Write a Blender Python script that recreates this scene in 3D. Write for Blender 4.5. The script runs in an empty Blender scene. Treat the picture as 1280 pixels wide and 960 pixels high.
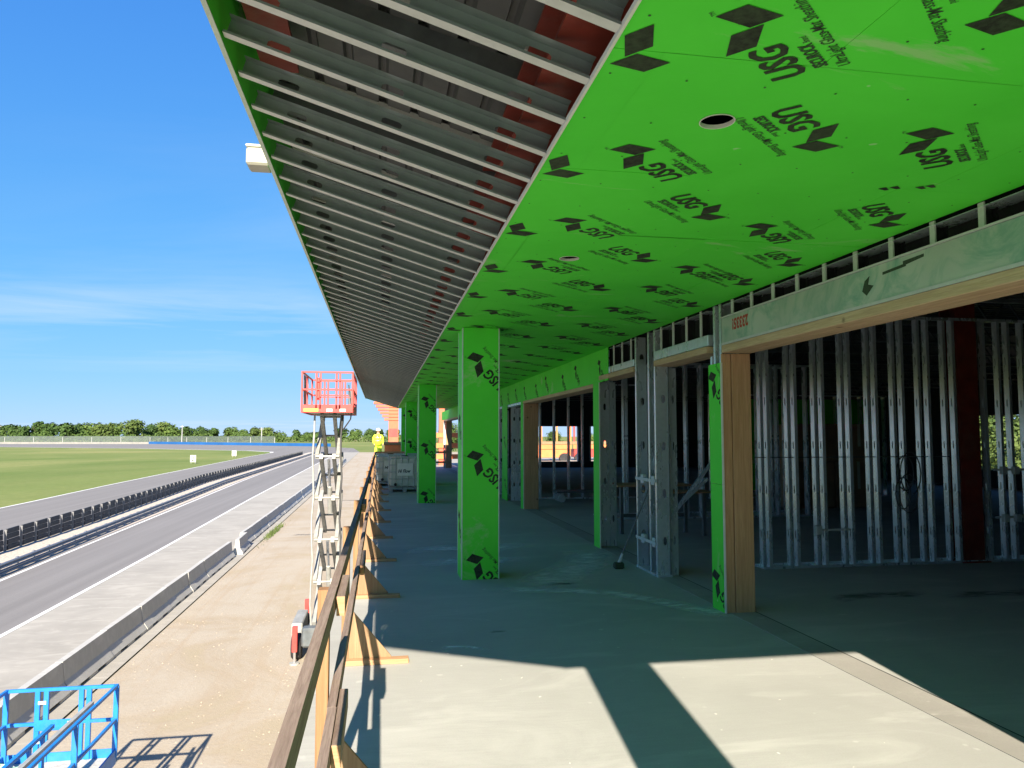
import bpy, math, random
from mathutils import Vector, Matrix
R = math.radians
rng = random.Random(7)
scene = bpy.context.scene
COL = scene.collection

# ------------------------------------------------------------------ camera, sky, sun, exposure
EYE = 1.8            # eye height above the upper deck (deck top is z = 0)
G = -4.6             # ground level below the deck
cam = bpy.data.cameras.new("camera")
cam.sensor_width = 36.0
cam.lens = 36.0 * 930.0 / 1280.0
cam.clip_start = 0.05
cam.clip_end = 20000
cam_ob = bpy.data.objects.new("camera", cam)
cam_ob.location = (0, 0, EYE)
cam_ob.rotation_euler = (R(90 + 3.998), 0, R(-9.977))
COL.objects.link(cam_ob)
scene.camera = cam_ob

SUN_DIR = Vector((0.20, 1.80, -1.0)).normalized()      # the way the light travels
SUN_EL = math.asin(-SUN_DIR.z)
SUN_AZ = math.atan2(-SUN_DIR.x, -SUN_DIR.y)
sun = bpy.data.lights.new("sun", 'SUN')
sun.energy = 4.1
sun.angle = R(0.5)
sun.color = (1.0, 0.90, 0.76)
sun_ob = bpy.data.objects.new("sun", sun)
sun_ob.rotation_euler = SUN_DIR.to_track_quat('-Z', 'Y').to_euler()
sun_ob.location = (-5, -30, 30)
COL.objects.link(sun_ob)

world = bpy.data.worlds.new("World")
scene.world = world
world.use_nodes = True
wn, wl = world.node_tree.nodes, world.node_tree.links
wn.clear()
w_out = wn.new('ShaderNodeOutputWorld')
w_bg = wn.new('ShaderNodeBackground')
w_bg.inputs['Strength'].default_value = 0.15
w_sky = wn.new('ShaderNodeTexSky')
w_sky.sky_type = 'NISHITA'
w_sky.sun_disc = False
w_sky.sun_elevation = SUN_EL
w_sky.sun_rotation = SUN_AZ % (2 * math.pi)
w_sky.altitude = 3000
w_sky.air_density = 1.0
w_sky.dust_density = 0.35
w_sky.ozone_density = 6.0
# thin cirrus: noise laid on a high flat layer of cloud
w_tc = wn.new('ShaderNodeTexCoord')
w_sep = wn.new('ShaderNodeSeparateXYZ')
wl.new(w_tc.outputs['Generated'], w_sep.inputs[0])
def wmath(op, a, b=None, clamp=False):
    n = wn.new('ShaderNodeMath'); n.operation = op; n.use_clamp = clamp
    for i, s in enumerate((a, b)):
        if s is None: continue
        if isinstance(s, (int, float)): n.inputs[i].default_value = s
        else: wl.new(s, n.inputs[i])
    return n.outputs[0]
zz = wmath('ADD', wmath('MAXIMUM', w_sep.outputs['Z'], 0.0), 0.035)
cx = wmath('DIVIDE', w_sep.outputs['X'], zz)
cy = wmath('DIVIDE', w_sep.outputs['Y'], zz)
w_comb = wn.new('ShaderNodeCombineXYZ')
wl.new(cx, w_comb.inputs[0]); wl.new(cy, w_comb.inputs[1])
w_map = wn.new('ShaderNodeMapping')
w_map.inputs['Rotation'].default_value = (0, 0, R(-24))
w_map.inputs['Scale'].default_value = (0.24, 0.50, 1)
w_map.inputs['Location'].default_value = (4.4, 1.0, 0)
wl.new(w_comb.outputs[0], w_map.inputs[0])
w_n1 = wn.new('ShaderNodeTexNoise')
w_n1.inputs['Scale'].default_value = 1.6
w_n1.inputs['Detail'].default_value = 8
w_n1.inputs['Roughness'].default_value = 0.6
w_n1.inputs['Distortion'].default_value = 0.5
wl.new(w_map.outputs[0], w_n1.inputs['Vector'])
w_n2 = wn.new('ShaderNodeTexNoise')
w_n2.inputs['Scale'].default_value = 0.42
w_n2.inputs['Detail'].default_value = 2
wl.new(w_map.outputs[0], w_n2.inputs['Vector'])
c1 = wmath('MULTIPLY', wmath('SUBTRACT', w_n1.outputs[0], 0.42), 3.0, True)
c2 = wmath('MULTIPLY', wmath('SUBTRACT', w_n2.outputs[0], 0.47), 5.0, True)
cm = wmath('MULTIPLY', wmath('MULTIPLY', c1, c2), 0.6)
# the same soft shoulder on each channel over the whole sky, so that its horizon stays blue instead of white
w_sc = wn.new('ShaderNodeSeparateColor'); wl.new(w_sky.outputs[0], w_sc.inputs[0])
w_hsv = wn.new('ShaderNodeCombineColor')
for ch, (gain, knee) in enumerate(((0.29, 7.0), (0.75, 2.5), (2.3, 1.0))):
    c = w_sc.outputs[ch]
    wl.new(wmath('DIVIDE', wmath('MULTIPLY', c, gain), wmath('ADD', wmath('DIVIDE', c, knee), 1.0)), w_hsv.inputs[ch])
w_mix = wn.new('ShaderNodeMix'); w_mix.data_type = 'RGBA'
wl.new(cm, w_mix.inputs[0])
wl.new(w_hsv.outputs[0], w_mix.inputs[6])
w_mix.inputs[7].default_value = (1.5, 1.75, 2.05, 1)
wl.new(w_mix.outputs[2], w_bg.inputs['Color'])
wl.new(w_bg.outputs[0], w_out.inputs['Surface'])

vs = scene.view_settings
vs.view_transform = 'Standard'
vs.look = 'None'
vs.exposure = 1.78
vs.gamma = 1.0
vs.use_curve_mapping = False
scene.cycles.max_bounces = 10
scene.cycles.diffuse_bounces = 6
scene.cycles.glossy_bounces = 4
scene.cycles.transparent_max_bounces = 12

# ------------------------------------------------------------------ materials
class NT:
    def __init__(s, name):
        s.m = bpy.data.materials.new(name); s.m.use_nodes = True
        s.n = s.m.node_tree.nodes; s.l = s.m.node_tree.links
        s.b = s.n['Principled BSDF']
        s.tc = s.n.new('ShaderNodeTexCoord')
        s.geo = None
    def coord(s, space='Object', scale=(1, 1, 1), rot=(0, 0, 0), warp=None):
        if space == 'World':
            if s.geo is None: s.geo = s.n.new('ShaderNodeNewGeometry')
            src = s.geo.outputs['Position']
        else:
            src = s.tc.outputs[space]
        mp = s.n.new('ShaderNodeMapping')
        mp.inputs['Scale'].default_value = scale
        mp.inputs['Rotation'].default_value = rot
        s.l.new(src, mp.inputs[0])
        return mp.outputs[0]
    def noise(s, vec, scale, detail=4, rough=0.55, dist=0.0):
        t = s.n.new('ShaderNodeTexNoise')
        t.inputs['Scale'].default_value = scale; t.inputs['Detail'].default_value = detail
        t.inputs['Roughness'].default_value = rough; t.inputs['Distortion'].default_value = dist
        s.l.new(vec, t.inputs['Vector'])
        return t.outputs[0]
    def voro(s, vec, scale, feature='F1'):
        t = s.n.new('ShaderNodeTexVoronoi'); t.feature = feature
        t.inputs['Scale'].default_value = scale
        s.l.new(vec, t.inputs['Vector'])
        return t.outputs[0]
    def ramp(s, fac, stops):
        r = s.n.new('ShaderNodeValToRGB')
        e = r.color_ramp.elements
        while len(e) < len(stops): e.new(0.5)
        for i, (p, c) in enumerate(stops):
            e[i].position = p
            e[i].color = (c, c, c, 1) if isinstance(c, (int, float)) else (*c, 1)
        s.l.new(fac, r.inputs[0])
        return r.outputs[0]
    def mix(s, fac, a, b, mode='MIX'):
        m = s.n.new('ShaderNodeMix'); m.data_type = 'RGBA'; m.blend_type = mode
        for idx, v in ((0, fac), (6, a), (7, b)):
            if isinstance(v, (int, float)): m.inputs[idx].default_value = v
            elif isinstance(v, tuple): m.inputs[idx].default_value = (*v, 1)
            else: s.l.new(v, m.inputs[idx])
        return m.outputs[2]
    def math(s, op, a, b=0.0, clamp=False):
        n = s.n.new('ShaderNodeMath'); n.operation = op; n.use_clamp = clamp
        for i, v in enumerate((a, b)):
            if isinstance(v, (int, float)): n.inputs[i].default_value = v
            else: s.l.new(v, n.inputs[i])
        return n.outputs[0]
    def rand(s):
        o = s.n.new('ShaderNodeObjectInfo'); return o.outputs['Random']
    def color(s, c):
        if isinstance(c, tuple): s.b.inputs['Base Color'].default_value = (*c, 1)
        else: s.l.new(c, s.b.inputs['Base Color'])
    def rough(s, v):
        if isinstance(v, (int, float)): s.b.inputs['Roughness'].default_value = v
        else: s.l.new(v, s.b.inputs['Roughness'])
    def metal(s, v): s.b.inputs['Metallic'].default_value = v
    def spec(s, v): s.b.inputs['Specular IOR Level'].default_value = v
    def bump(s, h, strength=0.3, dist=0.01):
        b = s.n.new('ShaderNodeBump')
        b.inputs['Strength'].default_value = strength; b.inputs['Distance'].default_value = dist
        s.l.new(h, b.inputs['Height']); s.l.new(b.outputs[0], s.b.inputs['Normal'])

def simple(name, c, rough=0.6, metal=0.0, var=0.12, scale=6.0, dirt=0.0, bump=0.0):
    t = NT(name)
    v = t.coord('Object')
    n = t.noise(v, scale, 5, 0.6)
    lo = tuple(x * (1 - var) for x in c); hi = tuple(min(1, x * (1 + var)) for x in c)
    col = t.ramp(n, [(0.3, lo), (0.7, hi)])
    if dirt:
        d = t.ramp(t.noise(v, scale * 0.6, 7, 0.7), [(0.5, 0.0), (0.68, dirt)])
        col = t.mix(d, col, (0.22, 0.19, 0.15))
    t.color(col); t.rough(rough); t.metal(metal)
    if bump: t.bump(t.noise(v, scale * 6, 4), bump, 0.004)
    return t.m

def concrete(name, base, streak=(3, 40, 3), grit=0.25, stain=0.22, space='World'):
    t = NT(name)
    v = t.coord(space)
    big = t.noise(v, 0.35, 6, 0.62, 0.4)
    mid = t.noise(v, 2.6, 6, 0.65)
    br = t.noise(t.coord(space, streak), 1.0, 4, 0.7)
    fine = t.noise(v, 95, 3, 0.7)
    dk = tuple(x * (1 - stain) for x in base)
    col = t.ramp(big, [(0.32, dk), (0.62, base)])
    col = t.mix(t.ramp(mid, [(0.35, 0.0), (0.75, 0.28)]), col, tuple(x * 0.78 for x in base))
    col = t.mix(t.ramp(br, [(0.35, 0.34), (0.6, 0.0)]), col, tuple(x * 0.74 for x in base))
    col = t.mix(t.ramp(fine, [(0.35, grit), (0.6, 0.0)]), col, tuple(x * 0.62 for x in base))
    dr = t.noise(t.coord(space, (0.55, 1.5, 1), (0, 0, 0.35)), 1.0, 6, 0.6, 1.2)
    col = t.mix(t.ramp(dr, [(0.52, 0.0), (0.68, 0.4)]), col, tuple(min(1, x * 1.22) for x in base))
    col = t.mix(t.ramp(dr, [(0.28, 0.3), (0.42, 0.0)]), col, tuple(x * 0.7 for x in base))
    spots = t.ramp(t.noise(v, 5.5, 2, 0.5), [(0.71, 0.0), (0.75, 0.5)])
    col = t.mix(spots, col, tuple(min(1, x * 1.2) for x in base))
    t.color(col); t.rough(0.88); t.spec(0.25)
    h = t.math('ADD', t.math('MULTIPLY', fine, 0.5), t.math('MULTIPLY', br, 0.7))
    t.bump(h, 0.28, 0.004)
    return t.m

M = {}
M['deck'] = concrete('deck_concrete', (0.43, 0.422, 0.385), streak=(3.5, 46, 3))
M['apron'] = concrete('apron_concrete', (0.40, 0.375, 0.32), streak=(0.6, 0.6, 1), grit=0.1)
M['precast'] = concrete('precast_concrete', (0.50, 0.49, 0.45), streak=(4, 4, 2), space='Object')
M['old_concrete'] = concrete('old_concrete', (0.27, 0.265, 0.25), space='Object')
M['threshold'] = concrete('rough_concrete', (0.37, 0.35, 0.31), grit=0.4, stain=0.35)

def make_dirt():
    t = NT('dry_dirt')
    v = t.coord('World')
    big = t.noise(t.coord('World', (0.22, 0.05, 1), (0, 0, 0.05)), 1.0, 7, 0.62, 0.8)
    swirl = t.noise(v, 0.16, 8, 0.66, 1.6)
    fine = t.noise(v, 14, 6, 0.75)
    col = t.ramp(big, [(0.30, (0.345, 0.285, 0.205)), (0.5, (0.39, 0.33, 0.245)), (0.72, (0.41, 0.36, 0.285))])
    col = t.mix(t.ramp(swirl, [(0.42, 0.0), (0.58, 0.8)]), col, (0.42, 0.375, 0.30))
    col = t.mix(t.ramp(swirl, [(0.34, 0.8), (0.44, 0.0)]), col, (0.37, 0.315, 0.215))
    tr = t.noise(t.coord('World', (2.2, 0.035, 1), (0, 0, 0.03)), 1.0, 4, 0.6, 0.4)
    col = t.mix(t.ramp(tr, [(0.52, 0.0), (0.66, 0.5)]), col, (0.37, 0.29, 0.20))
    col = t.mix(t.ramp(fine, [(0.3, 0.35), (0.5, 0.0)]), col, (0.30, 0.22, 0.14))
    t.color(col); t.rough(0.95); t.spec(0.1)
    t.bump(t.math('ADD', fine, t.math('MULTIPLY', swirl, 2.0)), 0.5, 0.03)
    return t.m
M['dirt'] = make_dirt()

def make_asphalt(name, c):
    t = NT(name)
    v = t.coord('World')
    st = t.noise(t.coord('World', (1.1, 0.012, 1)), 1.0, 5, 0.6, 0.2)
    fine = t.noise(v, 30, 4, 0.7)
    col = t.ramp(st, [(0.3, tuple(x * 0.82 for x in c)), (0.7, tuple(x * 1.1 for x in c))])
    col = t.mix(t.ramp(t.noise(v, 0.08, 5), [(0.4, 0.0), (0.7, 0.3)]), col, tuple(x * 0.85 for x in c))
    col = t.mix(t.ramp(fine, [(0.3, 0.4), (0.6, 0.0)]), col, tuple(x * 0.6 for x in c))
    t.color(col); t.rough(0.9); t.spec(0.2)
    return t.m
M['asphalt'] = make_asphalt('weathered_asphalt', (0.225, 0.214, 0.20))
M['track'] = make_asphalt('track_asphalt', (0.235, 0.222, 0.205))

def make_grass():
    t = NT('mown_grass')
    v = t.coord('World')
    a = t.noise(t.coord('World', (0.02, 0.012, 1)), 1.0, 6, 0.6, 0.5)
    b = t.noise(v, 0.9, 6, 0.75)
    m = t.noise(t.coord('World', (0.35, 0.01, 1), (0, 0, 0.12)), 1.0, 2)
    col = t.ramp(a, [(0.33, (0.13, 0.175, 0.045)), (0.50, (0.20, 0.225, 0.072)), (0.64, (0.30, 0.28, 0.11))])
    col = t.mix(t.ramp(m, [(0.4, 0.0), (0.6, 0.25)]), col, (0.16, 0.22, 0.055))
    col = t.mix(t.ramp(b, [(0.35, 0.45), (0.6, 0.0)]), col, (0.10, 0.15, 0.035))
    t.color(col); t.rough(0.95); t.spec(0.1)
    return t.m
M['grass'] = make_grass()
def make_gravel():
    t = NT('pale_gravel')
    v = t.coord('World')
    a = t.voro(v, 9.0); b = t.noise(v, 1.4, 5)
    col = t.ramp(a, [(0.1, (0.66, 0.58, 0.47)), (0.7, (0.42, 0.36, 0.29))])
    col = t.mix(t.ramp(b, [(0.4, 0.0), (0.7, 0.4)]), col, (0.58, 0.48, 0.37))
    t.color(col); t.rough(0.95); t.bump(a, 0.4, -0.03)
    return t.m
M['gravel'] = make_gravel()
M['white_paint'] = simple('white_road_paint', (0.78, 0.77, 0.73), 0.7, var=0.08, scale=1.5, dirt=0.3)

def make_board():
    t = NT('green_glass_mat_board')
    v = t.coord('World')
    a = t.noise(v, 1.1, 6, 0.6, 0.3)
    st = t.noise(t.coord('World', (5, 60, 5), (0, 0, 0.15)), 1.0, 4, 0.65)
    col = t.ramp(a, [(0.3, (0.075, 0.65, 0.035)), (0.7, (0.10, 0.74, 0.05))])
    col = t.mix(t.math('MULTIPLY', t.rand(), 0.16), col, (0.045, 0.58, 0.032))
    col = t.mix(t.ramp(st, [(0.56, 0.0), (0.8, 0.30)]), col, (0.12, 0.66, 0.10))
    sm = t.noise(t.coord('World', (1.0, 2.3, 1.6), (0, 0, 0.5)), 0.75, 7, 0.68, 0.6)
    col = t.mix(t.ramp(sm, [(0.60, 0.0), (0.68, 0.6)]), col, (0.42, 0.58, 0.30))
    sp = t.noise(v, 7.5, 2, 0.5)
    col = t.mix(t.ramp(sp, [(0.755, 0.0), (0.775, 0.5)]), col, (0.50, 0.66, 0.42))
    t.color(col); t.rough(0.62); t.spec(0.3)
    t.bump(t.noise(v, 120, 3), 0.12, 0.002)
    return t.m
M['board'] = make_board()
M['gypsum'] = simple('gypsum_edge', (0.62, 0.62, 0.55), 0.9, var=0.06)
M['bead'] = simple('zinc_bead', (0.50, 0.58, 0.50), 0.55, 0.2, var=0.1, scale=12)
def make_ink():
    t = NT('black_print')
    v = t.coord('World')
    n = t.noise(v, 26, 6, 0.7); b = t.noise(v, 2.0, 3)
    col = t.ramp(n, [(0.36, (0.016, 0.018, 0.014)), (0.66, (0.045, 0.062, 0.036))])
    col = t.mix(t.ramp(b, [(0.45, 0.0), (0.75, 0.35)]), col, (0.07, 0.13, 0.05))
    t.color(col); t.rough(0.75); t.spec(0.2)
    return t.m
M['ink'] = make_ink()
M['ink_green'] = simple('black_print_small', (0.028, 0.05, 0.024), 0.75, var=0.3, scale=40)
M['red_ink'] = simple('red_marker', (0.40, 0.05, 0.03), 0.7, var=0.25, scale=60)

def make_galv(name, c, rough=0.42, metal=0.55, spangle=18):
    t = NT(name)
    v = t.coord('Object')
    a = t.voro(v, spangle); b = t.noise(t.coord('Object', (3, 3, 0.8)), 2.0, 5, 0.65)
    col = t.ramp(a, [(0.0, tuple(x * 0.93 for x in c)), (0.8, tuple(min(1, x * 1.05) for x in c))])
    col = t.mix(t.ramp(b, [(0.4, 0.0), (0.75, 0.3)]), col, tuple(x * 0.72 for x in c))
    col = t.mix(t.math('MULTIPLY', t.rand(), 0.25), col, tuple(x * 0.7 for x in c))
    t.color(col); t.metal(metal)
    t.rough(t.ramp(b, [(0.3, rough - 0.1), (0.7, rough + 0.12)]))
    t.bump(b, 0.08, 0.01)
    return t.m
M['galv'] = make_galv('galvanised_steel', (0.70, 0.76, 0.79), 0.30, 0.62)
M['joist_web'] = make_galv('shaded_joist_steel', (0.30, 0.35, 0.345), 0.42, 0.5, 14)  # same steel as the flanges, with the web's shade put into its colour
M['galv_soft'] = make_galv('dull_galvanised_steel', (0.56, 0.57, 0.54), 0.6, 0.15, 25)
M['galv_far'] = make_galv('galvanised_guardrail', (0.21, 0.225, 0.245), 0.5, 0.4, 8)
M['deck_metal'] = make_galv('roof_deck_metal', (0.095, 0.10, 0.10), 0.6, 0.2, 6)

def make_header():
    t = NT('patchy_primed_header')
    v = t.coord('World')
    a = t.noise(v, 3.0, 7, 0.66, 1.0); b = t.noise(v, 1.2, 3, 0.5)
    col = t.ramp(a, [(0.38, (0.19, 0.36, 0.27)), (0.47, (0.30, 0.43, 0.33)), (0.56, (0.44, 0.50, 0.41))])
    col = t.mix(t.ramp(b, [(0.4, 0.0), (0.65, 0.5)]), col, (0.30, 0.36, 0.28))
    t.color(col); t.rough(0.6); t.metal(0.1)
    return t.m
M['header'] = make_header()

def make_wood(name, light, dark, axis, knots=True, rough=0.75, grain=26.0, wear=None):
    t = NT(name)
    sc = [grain, grain, grain]; sc[axis] = grain * 0.045
    r = t.rand()
    v = t.coord('World', tuple(sc))
    off = t.n.new('ShaderNodeVectorMath'); off.operation = 'ADD'
    cmb = t.n.new('ShaderNodeCombineXYZ')
    k = t.math('MULTIPLY', r, 40.0)
    for i in range(3): t.l.new(k, cmb.inputs[i])
    t.l.new(v, off.inputs[0]); t.l.new(cmb.outputs[0], off.inputs[1])
    v = off.outputs[0]
    a = t.noise(v, 1.0, 5, 0.65, 0.9)
    f = t.noise(v, 4.5, 3, 0.6, 0.3)
    col = t.ramp(a, [(0.32, dark), (0.62, light)])
    col = t.mix(t.ramp(f, [(0.35, 0.4), (0.55, 0.0)]), col, tuple(x * 0.72 for x in dark))
    col = t.mix(t.math('MULTIPLY', r, 0.22), col, tuple(x * 0.7 for x in light))
    if knots:
        kn = t.voro(t.coord('World', (3.2, 3.2, 3.2)), 1.0)
        col = t.mix(t.ramp(kn, [(0.045, 0.85), (0.10, 0.0)]), col, tuple(x * 0.35 for x in dark))
    if wear:
        w = t.noise(t.coord('World'), 2.5, 5, 0.7)
        col = t.mix(t.ramp(w, [(0.55, 0.0), (0.72, 0.5)]), col, wear)
    t.color(col); t.rough(rough); t.spec(0.2)
    t.bump(t.math('ADD', a, f), 0.35, 0.004)
    return t.m
M['pine_z'] = make_wood('new_pine_upright', (0.35, 0.20, 0.10), (0.25, 0.13, 0.06), 2)
M['pine_x'] = make_wood('new_pine_cross', (0.52, 0.31, 0.17), (0.38, 0.20, 0.10), 0)
M['pine_y'] = make_wood('new_pine_long', (0.55, 0.36, 0.16), (0.40, 0.22, 0.085), 1)
M['ply'] = make_wood('raw_plywood', (0.35, 0.225, 0.125), (0.255, 0.15, 0.08), 2, knots=False, grain=14)
M['old_y'] = make_wood('weathered_lumber_long', (0.285, 0.215, 0.175), (0.165, 0.115, 0.09), 1, knots=False, rough=0.85, grain=42, wear=(0.27, 0.22, 0.19))
M['jamb_z'] = make_wood('fir_jamb', (0.56, 0.335, 0.18), (0.43, 0.235, 0.115), 2)
M['jamb_y'] = make_wood('fir_header_plate', (0.60, 0.44, 0.27), (0.47, 0.32, 0.18), 1)
M['red_primer'] = simple('red_primed_steel', (0.17, 0.022, 0.012), 0.6, 0.0, var=0.25, scale=5, dirt=0.2)
M['orange_primer'] = simple('orange_primed_steel', (0.62, 0.13, 0.06), 0.65, var=0.15, scale=2)
M['lift_red'] = simple('lift_red_paint', (0.60, 0.055, 0.045), 0.42, var=0.12, scale=5, dirt=0.15)
M['lift_blue'] = simple('lift_blue_paint', (0.012, 0.19, 0.62), 0.42, var=0.15, scale=5, dirt=0.12)
M['lift_grey'] = simple('lift_grey_paint', (0.34, 0.34, 0.31), 0.5, 0.1, var=0.2, scale=5, dirt=0.3)
M['dark_grey'] = simple('dark_grey_paint', (0.10, 0.115, 0.12), 0.5, var=0.25, scale=6, dirt=0.2)
M['floor_ply'] = simple('worn_platform_floor', (0.46, 0.44, 0.38), 0.85, var=0.2, scale=14, dirt=0.4)
M['yellow'] = simple('yellow_sticker', (0.85, 0.52, 0.06), 0.5, var=0.06)
M['white'] = simple('white_enamel', (0.76, 0.74, 0.68), 0.5, var=0.05, scale=3)
M['box_cream'] = simple('cream_enamel', (0.38, 0.36, 0.30), 0.5, var=0.05, scale=3)
M['chrome'] = simple('bright_steel', (0.75, 0.77, 0.80), 0.25, 0.9, var=0.05)
M['rubber'] = simple('black_rubber', (0.022, 0.022, 0.024), 0.8, var=0.4, scale=6, dirt=0.12)
M['belt'] = simple('dark_barrier_rubber', (0.020, 0.022, 0.025), 0.7, var=0.4, scale=2.0, dirt=0.1)
M['barrier_post'] = simple('dull_barrier_post', (0.17, 0.17, 0.17), 0.7, var=0.2, scale=3)
M['post_grey'] = simple('grey_fence_post', (0.36, 0.36, 0.36), 0.6, 0.2, var=0.15, scale=3)
M['black'] = simple('black_plastic', (0.018, 0.018, 0.02), 0.6, var=0.2)
M['cable'] = simple('black_cable', (0.05, 0.05, 0.05), 0.6, var=0.2)
M['blue_wall'] = simple('blue_barrier_cover', (0.012, 0.10, 0.30), 0.6, var=0.15, scale=0.1)
M['cardboard'] = simple('brown_cardboard', (0.38, 0.25, 0.15), 0.85, var=0.15, scale=3, dirt=0.2)
M['joint_shade_black'] = simple('joint_shade_black', (0.010, 0.011, 0.012), 0.9, var=0.3, scale=2.0)  # near-black that paints shade into wall gaps; also colours the floor joint
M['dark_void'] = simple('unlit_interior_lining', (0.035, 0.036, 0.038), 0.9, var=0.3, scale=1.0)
M['hiviz'] = simple('high_visibility_fabric', (0.62, 0.86, 0.04), 0.8, var=0.1, scale=8)
M['navy'] = simple('dark_trousers', (0.03, 0.035, 0.05), 0.85, var=0.2)
M['skin'] = simple('skin', (0.46, 0.27, 0.19), 0.6, var=0.1)
M['trunk'] = simple('tree_bark', (0.10, 0.075, 0.055), 0.9, var=0.3, scale=2, bump=0.4)
M['tank'] = simple('translucent_tank_plastic', (0.56, 0.57, 0.50), 0.45, var=0.1, scale=2, dirt=0.2)
M['rag'] = simple('bright_rag_bag', (0.30, 0.52, 0.33), 0.7, var=0.6, scale=9)
M['orange_mesh'] = simple('orange_safety_net', (0.80, 0.20, 0.06), 0.7, var=0.15, scale=3)
M['dirt_stone'] = simple('dirt_stone', (0.36, 0.30, 0.225), 0.95, var=0.2, scale=4)
M['cobble'] = simple('pale_stone_chips', (0.58, 0.55, 0.48), 0.9, var=0.2, scale=30)

def make_leaf(name, dark, light):
    t = NT(name)
    n = t.noise(t.coord('Object'), 0.35, 4, 0.7)
    col = t.ramp(n, [(0.3, dark), (0.7, light)])
    col = t.mix(t.math('MULTIPLY', t.rand(), 0.45), col, tuple(x * 0.65 for x in dark))
    t.color(col); t.rough(0.75); t.spec(0.15)
    return t.m
M['leaf_a'] = make_leaf('foliage_deep', (0.026, 0.058, 0.016), (0.075, 0.125, 0.03))
M['leaf_b'] = make_leaf('foliage_mid', (0.04, 0.08, 0.02), (0.11, 0.16, 0.036))
M['leaf_c'] = make_leaf('foliage_pale', (0.055, 0.095, 0.024), (0.14, 0.18, 0.045))

def make_mesh_wire():
    t = NT('chain_link_haze')
    tr = t.n.new('ShaderNodeBsdfTransparent'); mx = t.n.new('ShaderNodeMixShader')
    t.color((0.15, 0.18, 0.175)); t.rough(0.7)
    mx.inputs[0].default_value = 0.34
    t.l.new(tr.outputs[0], mx.inputs[1]); t.l.new(t.b.outputs[0], mx.inputs[2])
    t.l.new(mx.outputs[0], t.n['Material Output'].inputs['Surface'])
    return t.m
M['chain_link'] = make_mesh_wire()

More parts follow.
